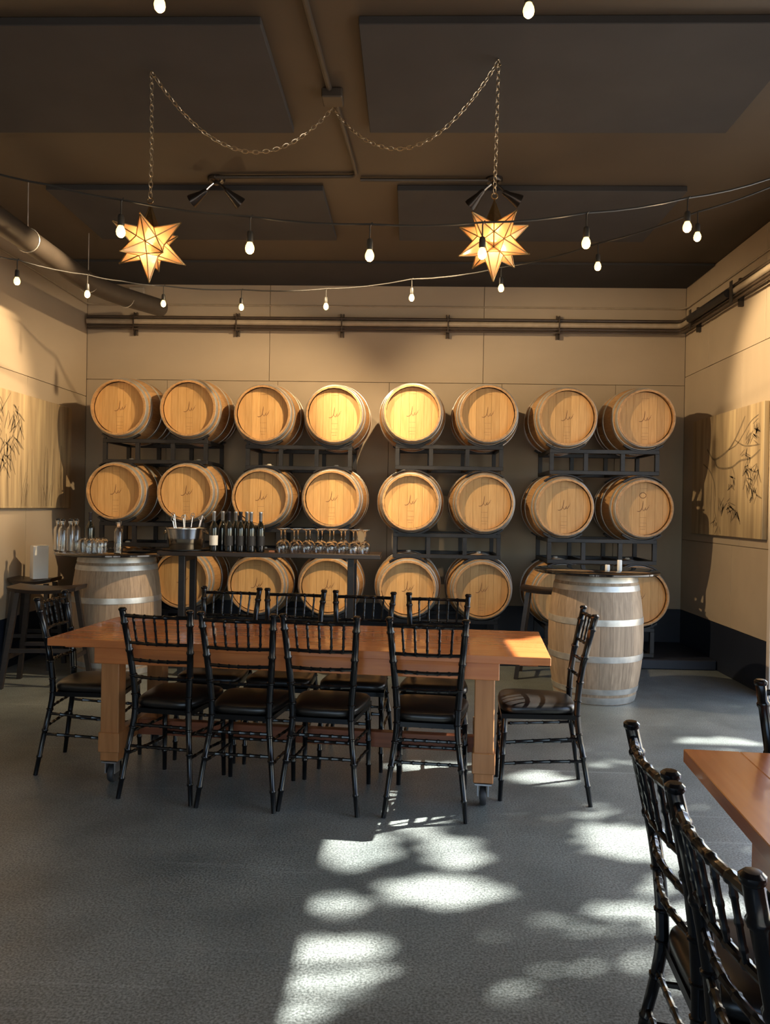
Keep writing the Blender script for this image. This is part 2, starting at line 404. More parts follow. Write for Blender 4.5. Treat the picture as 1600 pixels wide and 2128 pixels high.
def brand_mesh():
    mb = MB()
    # script mark: tall J stroke with a hook, then a slanted w running off to the right
    ribbon(mb, [(.000, .062), (-.002, .040), (-.006, .012), (-.012, -.008), (-.024, -.022), (-.040, -.026), (-.050, -.022)], .0050)
    ribbon(mb, [(-.008, .002), (.004, -.018), (.010, -.016), (.022, .010), (.020, -.012), (.028, -.012), (.044, .012), (.048, .016)], .0042)
    ribbon(mb, [(.040, .018), (.056, .030)], .0034)
    # rows of small stamped print, too small to read
    for y, w in ((.165, .060), (-.075, .050), (-.120, .044), (-.150, .056), (-.172, .036)):
        x = -w / 2
        while x < w / 2:
            d = random.uniform(.004, .009); ribbon(mb, [(x, y), (x + d, y)], random.uniform(.003, .006)); x += d + .003
    bmesh.ops.transform(mb.bm, matrix=Matrix.Diagonal((1.15, 1.15, 1, 1)), verts=mb.bm.verts[:])
    me = mb.mesh('brand_mark', M['brand'], smooth=False); return me

RH, RB, BL = .268, .332, .93
ST = stave_mesh('stave', RH, RB, BL, 26, M['oak_stave'])
HOOPS = [hoop_mesh('hoop', RH, RB, BL, s * a if s > 0 else -b, s * b if s > 0 else -a) for s in (1, -1) for a, b in ((BL / 2 - .052, BL / 2 - .010), (BL / 2 - .130, BL / 2 - .092), (.10, .142))]
BOARDS = head_board_meshes('head_board', RH - .017, 7, M['oak_head'])
BRAND = brand_mesh()
RECESS = .058
def barrel_root():
    t = thing('wine_barrel', 'wine barrel', 'barrel', group='oak wine barrels on the racks')
    for k in range(26): place('stave', ST, t, rot=(0, 0, 2 * PI * k / 26))
    for h in HOOPS: place('hoop', h, t)
    for b in BOARDS: place('head_board', b, t, (0, 0, BL / 2 - RECESS))
    mb = MB(); mb.lathe([(RH - .018, -.02), (RH - .018, 0), (0, 0)], 32); mb.build('rear_head', M['oak_head'], t, (0, 0, -BL / 2 + RECESS))
    tag(place('brand_mark', BRAND, t, (.0, .0, BL / 2 - RECESS)), 'dark burnt script mark with rows of tiny print', kind='stuff')
    mb = MB(); mb.lathe([(0, 0), (.026, 0), (.024, .014), (.018, .020), (0, .021)], 14, Matrix.Rotation(-PI / 2, 4, 'X'))
    tag(mb.build('bung', M['bung'], t, (0, RB - .004, 0)), 'pale round bung')
    return t
row1 = [(245, 844), (390, 850), (545, 858), (694, 861), (857, 857), (1015, 860), (1181, 868), (1344, 867)]
row2 = [(236, 1020), (384, 1024), (540, 1032), (688, 1038), (853, 1044), (1008, 1045), (1174, 1054), (1340, 1057)]
row3 = [(228, 1200), (375, 1208), (531, 1216), (680, 1220), (847, 1224), (1002, 1227), (1172, 1235), (1331, 1246)]
STACK_Y = (7.40, 7.38, 7.36, 7.34)
ORD = ('first', 'second', 'third', 'fourth', 'fifth', 'sixth', 'seventh', 'eighth')
ROWN = ('top', 'middle', 'bottom')
EXTRA = {(1, 7): ', ring-marked'}
rack_info = []
first = barrel_root(); used = False
for ri, row in enumerate((row1, row2, row3)):
    pts = [at(px, py, 1, STACK_Y[i // 2]) for i, (px, py) in enumerate(row)]
    for s in range(4):
        a, b = pts[2 * s], pts[2 * s + 1]; zc = (a.z + b.z) / 2
        gap = b.x - a.x
        if gap < .675: a.x -= (.675 - gap) / 2; b.x += (.675 - gap) / 2
        rack_info.append((ri, s, a.x, b.x, zc))
        for q, p in ((0, a), (1, b)):
            i = 2 * s + q
            lab = 'pale oak wine barrel, %s from the left in the %s rack row%s' % (ORD[i], ROWN[ri], EXTRA.get((ri, i), ''))
            loc = (p.x, STACK_Y[s] + BL / 2, zc); rot = (PI / 2, 0, 0)
            if not used:
                o = first; o.location = loc; o.rotation_euler = rot; o['label'] = lab; used = True
            else: o = copy_tree(first, lab, loc, rot)
            if (ri, i) == (1, 7):
                mb = MB(); ribbon(mb, arc(0, 0, .030, 0, 360, 20, .026), .006)
                tag(mb.build('chalk_ring', M['brand'], o, (-.004, .125, BL / 2 - RECESS), smooth=False), 'dark hand-drawn ring')

# ------------------------------------------------------------------ steel barrel racks
def rack(ri, s, xa, xb, zc):
    xm = (xa + xb) / 2; W2 = .52; yf = STACK_Y[s] + .10; yb = STACK_Y[s] + .74
    base = zc - .30 - .27 + .0
    zt, zb = zc - .318, zc - .520
    if ri == 2: zt, zb = zc - .318, .118
    t = thing('barrel_rack', 'black steel barrel rack under the %s pair of barrels in the %s row' % (ORD[s], ROWN[ri]), 'rack', (xm, yf, zb - .02), group='black steel barrel racks')
    B = t.location; w = .038
    def L(x, y, z): return Vector((x, y, z)) - B
    for y in (yf, yb):
        for z in (zt, zb): MB().box(L(xm, y, z), (2 * W2, w, w), bevel=.003).build('rail', M['rackmetal'], t, smooth=False)
        for x in (-W2 + .02, -.175, .175, W2 - .02): MB().box(L(xm + x, y, (zt + zb) / 2), (w, w, zt - zb - w)).build('post', M['rackmetal'], t, smooth=False)
        for x in (-W2 + .02, W2 - .02): MB().box(L(xm + x, y, zt + w / 2 + .018), (w * .7, w * .7, .036)).build('ear', M['rackmetal'], t, smooth=False)
        zoff = (y - STACK_Y[s]) - BL / 2
        rr = profile(RH, RB, BL, zoff) + .012
        for xc in (xa, xb):
            mb = MB()                                   # saddle that cups the barrel above
            A = [-90 + k * 6 for k in range(-6, 7)]
            po = [(xc + (rr) * math.cos(math.radians(q)), zc + rr * math.sin(math.radians(q))) for q in A]
            pi_ = [(xc + (rr + .016) * math.cos(math.radians(q)), zc + (rr + .016) * math.sin(math.radians(q))) for q in A[::-1]]
            mb.prism([L(x, y - .025, z) for x, z in po + pi_], (0, .05, 0)); mb.build('saddle', M['rackmetal'], t)
            if ri < 2:
                mb = MB(); zl = zc - .83 + (0 if ri == 0 else .0)
                zl = LOWER[(ri + 1, s)][2]; xl = LOWER[(ri + 1, s)][0 if xc == xa else 1]
                A = [90 + k * 6 for k in range(-6, 7)]
                po = [(xl + rr * math.cos(math.radians(q)), zl + rr * math.sin(math.radians(q))) for q in A]
                pi_ = [(xl + (rr + .012) * math.cos(math.radians(q)), zl + (rr + .012) * math.sin(math.radians(q))) for q in A[::-1]]
                mb.prism([L(x, y - .025, z) for x, z in po + pi_], (0, .05, 0)); mb.build('saddle', M['rackmetal'], t)
    for x in (-W2 + .02, -.175, .175, W2 - .02):
        for z in ((zt, zb) if abs(x) > .3 else (zb,)):
            MB().box(L(xm + x, (yf + yb) / 2, z), (w * .9, yb - yf - w, w * .9)).build('side_rail', M['rackmetal'], t, smooth=False)
LOWER = {(ri, s): (xa, xb, zc) for ri, s, xa, xb, zc in rack_info}
for a in rack_info: rack(*a)

# ------------------------------------------------------------------ upright barrels with table tops
def upright_barrel(x, y, k, label, top_r, top_z, top_label):
    rh, rb, L = .292 * k, .350 * k, .94 * k
    t = thing('upright_barrel', label, 'barrel', (x, y, 0))
    sm = stave_mesh('stave', rh, rb, L, 24, M['oak_grey'])
    for q in range(24): place('stave', sm, t, (0, 0, L / 2 + .001), (0, 0, 2 * PI * q / 24))
    for s in (1, -1):
        for a, b in ((L / 2 - .058, L / 2 - .004), (L / 2 - .125, L / 2 - .080), (.115, .165)):
            place('hoop', hoop_mesh('hoop', rh, rb, L, s * a if s > 0 else -b, s * b if s > 0 else -a), t, (0, 0, L / 2 + .001))
    for bmesh_ in head_board_meshes('head_board', rh - .02, 7, M['oak_grey']): place('head_board', bmesh_, t, (0, 0, L - .03))
    d = MB(); d.lathe([(0, 0), (top_r - .006, 0), (top_r, .005), (top_r, .017), (top_r - .006, .022), (0, .022)], 64)
    tp = d.build('barrel_table_top', M['disc'], None, (x, y, L + .003)); tag(tp, top_label, 'tabletop')
    return L + .025
p = at(1234, 1446, 2, 0)
RBX, RBY = p.x, p.y
RTOP = upright_barrel(RBX, RBY, 1.06, 'weathered upright oak barrel under a round black top, right of the long table', .49, 1.0, 'round glossy black table top with two white candles on it')
LBX, LBY = -2.60, 6.80
LTOP = upright_barrel(LBX, LBY, 1.10, 'weathered upright oak barrel at the left wall, under bottles and glasses', .52, 1.04, 'round black table top crowded with clear bottles, left barrel')
for px, h_, lab in ((1262, .045, 'short white candle on the round black table top'), (1287, .085, 'taller white candle on the round black table top')):
    q = at(px, 1199, 1, RBY - .08)
    t = thing('candle', lab, 'candle', (q.x, RBY - .08, RTOP + .0005))
    MB().lathe([(0, 0), (.018, 0), (.0185, .004), (.0185, h_ - .004), (.016, h_), (0, h_ - .003)], 16).build('wax', M['wax'], t)
    MB().tube([(0, 0, h_ - .004), (.001, 0, h_ + .006)], .001, 6).build('wick', M['cord'], t)

# ------------------------------------------------------------------ chiavari chairs
def bamboo(pts, r, nodes, n=8, per=6, taper=None):
    """a turned bamboo-look member: smooth path with raised rings at the node fractions"""
    P = [Vector(p) for p in pts]
    def cat(t):
        k = min(int(t * (len(P) - 1)), len(P) - 2); u = t * (len(P) - 1) - k
        p0, p1, p2, p3 = P[max(k - 1, 0)], P[k], P[k + 1], P[min(k + 2, len(P) - 1)]
        return .5 * ((2 * p1) + (p2 - p0) * u + (2 * p0 - 5 * p1 + 4 * p2 - p3) * u * u + (3 * p1 - p0 - 3 * p2 + p3) * u ** 3)
    tot = sum((a - b).length for a, b in zip(P, P[1:]))
    ts = {0.0: 1, 1.0: 1}
    for i in range(1, per): ts[i / per] = 1
    e = .0036 / tot
    for q in nodes:
        ts = {k: v for k, v in ts.items() if abs(k - q) > 2.5 * e}
        ts[q - 2 * e] = 1; ts[q - e * .8] = 1.24; ts[q + e * .8] = 1.24; ts[q + 2 * e] = 1
    keys = sorted(k for k in ts if 0 <= k <= 1)
    mb = MB(); mb.tube([cat(k) for k in keys], [r * ts[k] * ((taper or (lambda t: 1))(k)) for k in keys], n); return mb
def cushion_mesh():
    mb = MB(); bm = mb.bm; n = 40
    def out(sc, z):
        v = []
        for k in range(n):
            a = 2 * PI * k / n; c, s = math.cos(a), math.sin(a); e = .45
            x = math.copysign(abs(c) ** e, c); y = math.copysign(abs(s) ** e, s)
            w = .185 + .022 * y
            v.append(bm.verts.new((x * w * sc, y * .197 * sc + .0, z)))
        return v
    L = [out(.90, 0), out(.985, .008), out(1.0, .022), out(.985, .036), out(.93, .046), out(.80, .053), out(.5, .058), out(.2, .060)]
    for A, B in zip(L, L[1:]):
        for k in range(n): bm.faces.new((A[k], A[(k + 1) % n], B[(k + 1) % n], B[k]))
    bm.faces.new(L[0][::-1]); bm.faces.new(L[-1])
    return mb.mesh('cushion', M['vinyl'], angle=70)
def chair_root():
    t = thing('chiavari_chair', 'chair', 'chair', group='black chiavari chairs')
    post = lambda s: [(s * .198, -.268, 0), (s * .172, -.234, .22), (s * .150, -.204, .40), (s * .149, -.202, .52), (s * .163, -.222, .70), (s * .183, -.276, .955)]
    for s in (-1, 1):
        mb = bamboo(post(s), .0150, [.10, .22, .34, .47, .60, .72, .84, .94], 9, 10, lambda q: .78 + .32 * math.sin(min(1, q * 1.6) * PI * .5))
        mb.lathe([(.016, -.004), (.0205, .002), (.0205, .010), (.014, .016), (0, .017)], 9, Matrix.Translation(post(s)[-1]))
        mb.build('back_post', M['chair'], t)
    for s in (-1, 1):
        bamboo([(s * .178, .185, 0), (s * .175, .176, .24), (s * .170, .166, .437)], .0155, [.25, .5, .75], 9, 4, lambda q: .75 + .3 * q).build('front_leg', M['chair'], t)
    P = lambda s, z: next((Vector(a).lerp(Vector(b), (z - a[2]) / (b[2] - a[2])) for a, b in zip(post(s), post(s)[1:]) if a[2] <= z <= b[2]))
    for nm, z, r in (('top_rail', .930, .0100), ('rail', .790, .0085), ('rail', .700, .0085), ('rail', .612, .0085)):
        a, b = P(-1, z), P(1, z); mid = (a + b) / 2 + Vector((0, -.022 if z > .6 else -.01, 0))
        bamboo([a, a.lerp(mid, .55) + Vector((0, -.004, 0)), mid, b.lerp(mid, .55) + Vector((0, -.004, 0)), b], r, [.17, .33, .5, .67, .83], 8, 8).build(nm, M['chair'], t)
    for k in range(5):
        u = (k + 1) / 6
        def q(z):
            a, b = P(-1, z), P(1, z); p_ = a.lerp(b, u); p_.y -= .022 * (1 - (2 * u - 1) ** 2); return p_
        bamboo([q(.790), q(.860), q(.930)], .0060, [.22, .5, .78], 7, 4).build('spindle', M['chair'], t)
    for z in (.19, .30):
        for s in (-1, 1):
            bamboo([P(s, z + .03), (s * .165, -.02, z + .015), (s * .1755, .178, z)], .0078, [.2, .4, .6, .8], 7, 5).build('stretcher', M['chair'], t)
    for z in (.215, .325): bamboo([(-.175, .176, z), (.175, .176, z)], .0078, [.2, .35, .5, .65, .8], 7, 5).build('stretcher', M['chair'], t)
    for z in (.26, .365): bamboo([P(-1, z), P(1, z)], .0078, [.2, .35, .5, .65, .8], 7, 5).build('stretcher', M['chair'], t)
    mb = MB(); mb.prism([(-.160, -.202, .425), (.160, -.202, .425), (.188, .186, .425), (-.188, .186, .425)], (0, 0, .024)); tag(mb.build('seat', M['chair'], t), None)
    tag(place('cushion', cushion_mesh(), t, (0, -.006, .4495)), 'padded black vinyl cushion')
    return t
CH = chair_root(); chair_used = [False]
def put_chair(x, y, rz, label):
    if not chair_used[0]:
        CH.location = (x, y, 0); CH.rotation_euler = (0, 0, rz); CH['label'] = label; chair_used[0] = True; return CH
    return copy_tree(CH, label, (x, y, 0), (0, 0, rz))
def chair_from_feet(pl, pr, label, back=.268):
    """place a chair by its two rear feet (left and right seen from behind)"""
    c = (pl + pr) / 2; d = (pr - pl).normalized(); rz = math.atan2(d.y, d.x)
    f = Vector((-d.y, d.x, 0)); o = c + f * back
    return put_chair(o.x, o.y, rz, label)
TX, TY, TROT, TL, TW, TH = -.56, 4.265, math.radians(-5.2), 2.60, .80, .78
ORD4 = ('first', 'second', 'third', 'fourth')
for i, (a, b) in enumerate((((242, 1656), (400, 1678)), ((404, 1678), (572, 1691)), ((577, 1685), (742, 1699)), ((796, 1699), (969, 1712)))):
    pl, pr = at(*a, 2, 0), at(*b, 2, 0)
    c = (pl + pr) / 2; rz = (math.atan2(pr.y - pl.y, pr.x - pl.x) + TROT) / 2
    f = Vector((-math.sin(rz), math.cos(rz), 0)); o = c + f * .268
    put_chair(o.x, o.y, rz, 'black chiavari chair with its back to us, %s from the left at the long table' % ORD4[i])
for i, (xa, xb) in enumerate(((412, 520), (547, 660), (690, 808), (842, 963))):
    pa, pb = at(xa, 1235, 1, 4.80), at(xb, 1235, 1, 4.80)
    x = (pa.x + pb.x) / 2; y = 4.83 - .10 * (x + .5) - .276
    put_chair(x, y, PI + TROT, 'black chiavari chair facing us, %s from the left behind the long table' % ORD4[i])
chair_from_feet(at(136, 1562, 2, 0), at(72, 1612, 2, 0), 'black chiavari chair at the left end of the long table')
e = chair_from_feet(at(1207, 1677, 2, 0) + Vector((.05, 0, 0)), at(1183, 1618, 2, 0) + Vector((.05, 0, 0)), 'black chiavari chair at the right end of the long table, sunlight striping its seat')
put_chair(.830, 1.750, -PI / 2 - .07, 'black chiavari chair along the foreground table, farther of the two')
put_chair(.797, 1.325, -PI / 2 - .03, 'black chiavari chair along the foreground table, nearest to us of all')
put_chair(1.285, 2.19, PI - .08, 'black chiavari chair at the far end of the foreground table')

# ------------------------------------------------------------------ tables
def caster(parent, x, y, z):
    mb = MB(); mb.box((0, 0, .118), (.085, .085, .008)); mb.box((-.026, 0, .085), (.006, .055, .06)); mb.box((.026, 0, .085), (.006, .055, .06))
    c = mb.build('caster', M['castersteel'], parent, (x, y, z), smooth=False)
    w = MB(); w.lathe([(0, -.018), (.020, -.018), (.022, -.015), (.043, -.016), (.047, -.010), (.047, .010), (.043, .016), (.022, .015), (.020, .018), (0, .018)], 24, Matrix.Rotation(PI / 2, 4, 'Y'))
    w.build('wheel', M['rubber'], c, (0, .012, .047))
def trestle_table(label, x, y, rz, L, Wd, Ht, nb, legx, legy, stretch=True):
    t = thing('dining_table', label, 'table', (x, y, 0), (0, 0, rz))
    th = .040; bw = Wd / nb
    for k in range(nb):
        yy = -Wd / 2 + bw * (k + .5)
        MB().box((0, yy, Ht - th / 2), (L, bw - .0003, th), bevel=.0022).build('tabletop_board', M['table'], t, smooth=False)
    for s in (-1, 1):
        MB().box((0, s * legy, Ht - th - .045), (legx * 2 + .14, .036, .088), bevel=.003).build('apron', M['table'], t, smooth=False)
        MB().box((s * legx, 0, Ht - th - .045), (.036, 2 * legy - .04, .086), bevel=.003).build('end_apron', M['table'], t, smooth=False)
        for u in (-1, 1):
            lx, ly = s * legx, u * (legy - .063)
            lg = MB().box((0, 0, 0), (.100, .085, Ht - th - .128), bevel=.004).build('leg', M['tableleg'], t, (lx, ly, (Ht - th + .122) / 2), smooth=False)
            b = MB().box((0, u * .002, -.205), (.116, .100, .105), bevel=.004)
            b.build('leg_block', M['tableleg'], lg, smooth=False)
            caster(t, lx, ly, 0)
        MB().box((s * legx, 0, .225), (.04, 2 * legy - .22, .09), bevel=.003).build('end_stretcher', M['tableleg'], t, smooth=False)
        MB().box((s * (L / 2 - .10), 0, Ht - th - .010), (.09, Wd * .8, .019)).build('cleat', M['table'], t, smooth=False)
    if stretch: MB().box((0, 0, .225), (legx * 2 - .042, .05, .085), bevel=.003).build('long_stretcher', M['redstretch'], t, smooth=False)
    return t
trestle_table('long cherry-stained wooden dining table on casters, ringed by black chairs', TX, TY, TROT, TL, TW, TH, 6, .985, .35)
# second table in the right foreground: its left edge and far corner show
T2R = math.radians(-4.5)
T2C = at(1420, 1556, 2, TH) - Matrix.Rotation(T2R + PI / 2, 3, 'Z') @ Vector((1.14, .49, 0)); T2X, T2Y = T2C.x, T2C.y
trestle_table('cherry-stained wooden dining table in the right foreground, cut off by the frame', T2X, T2Y, T2R + PI / 2, 2.28, .98, TH, 6, .56, .45, True)

# ------------------------------------------------------------------ bar counter
CZ = 1.085; cy0, cy1 = 6.58, 7.02
ca, cb = at(326, 1150, 1, cy0), at(790, 1163, 1, cy0)
bar = thing('bar_counter', 'long narrow black bar table carrying the steel tub, wine bottles and upturned glasses', 'table', ((ca.x + cb.x) / 2, cy0, 0))
bx = bar.location.x; bl = cb.x - ca.x
MB().box((0, (cy1 - cy0) / 2, CZ - .020), (bl, cy1 - cy0, .040), bevel=.004).build('counter_top', M['espresso'], bar, smooth=False)
for px in (378, 728):
    X = at(px, 1250, 1, cy0 + .05).x - bx
    for yy in (.05, cy1 - cy0 - .05): MB().box((X, yy, CZ / 2 - .02), (.055, .055, CZ - .04), bevel=.003).build('post', M['blackmetal'], bar, smooth=False)
    MB().box((X, (cy1 - cy0) / 2, CZ - .065), (.05, cy1 - cy0 - .155, .05)).build('cross_bar', M['blackmetal'], bar, smooth=False)
    MB().box((X, (cy1 - cy0) / 2, .08), (.05, cy1 - cy0 - .155, .05)).build('cross_bar', M['blackmetal'], bar, smooth=False)
TOPZ = CZ + .0005
def cpos(px, dy): return Vector((at(px, 1140, 1, cy0 + dy).x, cy0 + dy, TOPZ))

# steel tub with utensils
TB = cpos(386, .20)
tr = tag(MB().lathe([(0, 0), (.205, 0), (.215, .006), (.215, .012), (.205, .012), (.198, .006), (0, .006)], 40).build('tray', M['blackmetal'], None, TB), 'round black tray under the steel tub on the bar', 'tray')
tub = thing('steel_tub', 'polished steel beverage tub with utensils sticking out, on the bar', 'tub', TB + Vector((0, 0, .0065)))
MB().lathe([(0, .002), (.135, .002), (.14, .008), (.152, .085), (.156, .092), (.157, .10), (.172, .180), (.178, .184), (.178, .190), (.170, .190), (.168, .182), (.150, .09), (.134, .012), (0, .012)], 44).build('tub_wall', M['steel'], tub)
for s in (-1, 1):
    mb = MB(); mb.tube([(s * (.170 + .03 * math.sin(PI * k / 8)), -.05 + .1 * k / 8, .165 - .028 * math.sin(PI * k / 8)) for k in range(9)], .005, 8); mb.build('handle', M['steel'], tub)
for k, (px, lean, hh, loop) in enumerate(((352, -.22, .29, 1), (362, -.10, .31, 0), (374, -.04, .27, 1), (386, .02, .31, 0), (398, .04, .27, 1), (408, .08, .29, 1), (424, .26, .30, 0), (416, .16, .26, 1), (358, -.16, .25, 1))):
    xo = (px - 387) * .0034; y = (.04, -.05, .07, -.03, .05, -.06, .03, .08, -.04)[k]
    mb = MB(); b0 = Vector((xo * .55, y, .012)); b1 = Vector((xo + lean * .05, y, hh))
    mb.tube([b0, b0.lerp(b1, .5), b1], .0045, 7)
    if loop: mb.tube([b1 + Vector((.016 * math.cos(q * PI / 5), 0, .016 + .016 * math.sin(q * PI / 5))) for q in range(10)], .0035, 6, closed=True)
    else:
        mb.tube([b1 + Vector((-.02, 0, -.03)), b1 + Vector((-.008, 0, -.008)), b1, b1 + Vector((.008, 0, -.008)), b1 + Vector((.02, 0, -.03))], .0035, 6)
    tag(mb.build('utensil', M['chrome'], None, TB + Vector((0, 0, .0065))), 'thin metal utensil with a %s end, %s from the left in the steel tub' % (('barbed', 'ring')[loop], dict(zip((352, 358, 362, 374, 386, 398, 408, 416, 424), (*ORD, 'last')))[px]), 'utensil', 'utensils in the steel tub')

# wine bottles
BK = 1.10
BOT = [(0, .004), (.030, 0), (.0365, .004), (.0375, .012), (.0375, .180), (.035, .198), (.026, .216), (.0165, .232), (.0148, .245), (.0140, .300), (.0158, .302), (.0158, .314), (.013, .316), (0, .316)]
def bottle_root():
    t = thing('wine_bottle', 'b', 'bottle', group='wine bottles on the bar')
    MB().lathe([(r, z * BK) for r, z in BOT], 22).build('bottle_glass', M['bottle'], t)
    MB().lathe([(r, z * BK) for r, z in [(.0145, .246), (.0152, .247), (.0150, .300), (.0168, .302), (.0168, .316), (.014, .3185), (0, .3185)]], 18).build('capsule', M['foil'], t)
    return t
b0 = bottle_root(); bu = False
BOTS = [(444, .07, 'w', 'wine bottle with a white label, leftmost of the bottles on the bar'), (462, .15, None, 'dark wine bottle with a silver capsule, second of the bottles from the tub'),
        (475, .06, 'd', 'dark wine bottle with a black label, standing in front, third from the tub'), (489, .17, None, 'dark wine bottle at the back of the cluster, fourth from the tub'),
        (499, .08, 'd', 'dark wine bottle with a black label, fifth from the tub'), (512, .19, None, 'dark wine bottle at the back, sixth from the tub'),
        (521, .07, 'd', 'dark wine bottle with a black label, seventh from the tub'), (541, .10, 'd', 'dark wine bottle nearest the upturned wine glasses')]
TO_LABEL = []
for px, dy, lb, lab in BOTS:
    P = cpos(px, dy)
    if not bu: o = b0; o.location = P; o['label'] = lab; bu = True
    else: o = copy_tree(b0, lab, P)
    if px in (475, 499):
        for c in o.children:
            if c.name.startswith('capsule'): c.data = c.data.copy(); c.data.materials[0] = M['foil_dark']
    TO_LABEL.append((o, lb))

# upturned wine glasses
GP = [(.038, 0), (.040, .001), (.046, .030), (.047, .050), (.042, .078), (.026, .100), (.009, .112), (.0042, .122), (.004, .180), (.010, .194), (.042, .209), (.042, .2115), (.006, .2125), (0, .2125)]
GI = [(0, .107), (.022, .098), (.0405, .076), (.0455, .050), (.0445, .030), (.038, 0)]
def glass_root():
    t = thing('wine_glass', 'g', 'glass', group='upturned wine glasses on the bar')
    MB().lathe(GI + GP[1:8], 24).build('bowl', M['glass'], t)
    MB().lathe([(0, .1221), (.0041, .1222), (.004, .180), (.010, .194)], 14).build('stem', M['glass'], t)
    MB().lathe([(.010, .1941), (.042, .209), (.042, .2115), (.006, .2125), (0, .2125)], 24).build('foot', M['glass'], t)
    return t
g0 = glass_root(); gu = False
for r_, (xs, dy) in enumerate((((584, 611, 636, 661, 685, 709, 734, 758), .07), ((592, 619, 644, 669, 693, 717, 742), .18))):
    for i, px in enumerate(xs):
        lab = 'clear wine glass standing upside down, %s from the bottles in the %s row' % (ORD[i], ('front', 'rear')[r_])
        P = cpos(px, dy)
        if not gu: o = g0; o.location = P; o['label'] = lab; gu = True
        else: o = copy_tree(g0, lab, P)
tag(MB().box((0, 0, .008), (.055, .07, .016), bevel=.003).build('wood_block', M['wood_coaster'], None, cpos(566, .08), smooth=False), 'small reddish wood block between bottles and glasses on the bar', 'block')

# bottles and glasses on the left barrel
def lpos(px, dy): y = LBY + dy; return Vector((at(px, 1140, 1, y).x, y, LTOP + .0005))
WB = [(0, .004), (.030, 0), (.036, .006), (.036, .190), (.030, .210), (.016, .226), (.014, .232), (.014, .258), (.016, .260), (.016, .268), (.012, .268), (.012, .232), (.026, .208), (.033, .188), (.033, .010), (0, .010)]
def water_root():
    t = thing('water_bottle', 'w', 'bottle', group='clear water bottles on the left barrel')
    MB().lathe(WB, 22).build('bottle_glass', M['glass'], t)
    MB().lathe([(0, .268), (.0165, .2685), (.019, .274), (.019, .285), (.012, .292), (0, .293)], 16).build('stopper', M['blackmetal'], t)
    mb = MB(); mb.tube([(.0175 * c, .0, z) for c, z in ((1, .244), (1.25, .258), (1.25, .272), (.9, .287))], .0015, 6); mb.tube([(-.0175 * c, .0, z) for c, z in ((1, .244), (1.25, .258), (1.25, .272), (.9, .287))], .0015, 6)
    mb.build('wire_clip', M['chrome'], t)
    return t
w0 = water_root(); wu = False
for px, dy, lab in ((120, -.05, 'clear glass swing-top bottle, leftmost on the left barrel top'), (130, -.20, 'clear swing-top bottle with black stopper, front left of the barrel top'),
                    (147, -.16, 'clear swing-top bottle with black stopper, third from the left on the barrel top'), (158, -.04, 'clear swing-top bottle beside the dark-necked bottle'),
                    (246, -.28, 'clear swing-top bottle standing alone at the front of the left barrel top')):
    if not wu: o = w0; o.location = lpos(px, dy); o['label'] = lab; wu = True
    else: o = copy_tree(w0, lab, lpos(px, dy))
copy_tree(b0, 'dark wine bottle among the clear glassware on the left barrel', lpos(187, .02), group='bottles on the left barrel')
for ch in [c for o in COL.objects if o.get('group') == 'bottles on the left barrel' for c in o.children]:
    if ch.name.startswith('capsule'): ch.data = ch.data.copy(); ch.data.materials[0] = M['foil_dark']
    if ch.name.startswith('paper_label'): ch.data = ch.data.copy(); ch.data.materials[0] = M['label_dark']
TG = [(.030, 0), (.032, .001), (.0375, .04), (.0375, .085), (.031, .112), (.018, .126), (.016, .130), (0, .131)]
TI = [(0, .118), (.016, .117), (.028, .106), (.0345, .083), (.0345, .04), (.030, 0)]
tg = None
for i, (px, dy) in enumerate(((172, -.20), (184, -.27), (196, -.22), (208, -.28), (216, -.18), (202, -.10))):
    lab = 'stemless clear glass standing upside down, %s from the left on the left barrel' % ORD[i]
    if tg is None: o = tg = tag(MB().lathe(TI + TG[1:], 22).build('stemless_glass', M['glass'], None, lpos(px, dy)), lab, 'glass', 'stemless glasses on the left barrel')
    else: o = copy_tree(tg, lab, lpos(px, dy))
q = lpos(288, -.12)
tag(MB().lathe([(0, 0), (.075, 0), (.095, .014), (.098, .018), (.09, .018), (.072, .005), (0, .005)], 28).build('bowl', M['blackmetal'], None, q), 'shallow black dish at the right side of the left barrel top', 'dish')

for o, lb in TO_LABEL:
    if lb:
        mb = MB(); r = .0381; n = 16
        for z0, z1 in ((.055, .140),):
            ar = [(-PI * .95 + PI * .9 * k / n) for k in range(n + 1)]
            A = [mb.bm.verts.new((r * math.cos(q), r * math.sin(q), z0)) for q in ar]; B = [mb.bm.verts.new((r * math.cos(q), r * math.sin(q), z1)) for q in ar]
            for k in range(n): mb.bm.faces.new((A[k], A[k + 1], B[k + 1], B[k]))
        tag(mb.build('paper_label', M['label'] if lb == 'w' else M['label_dark'], o), 'white paper label' if lb == 'w' else 'black paper label')

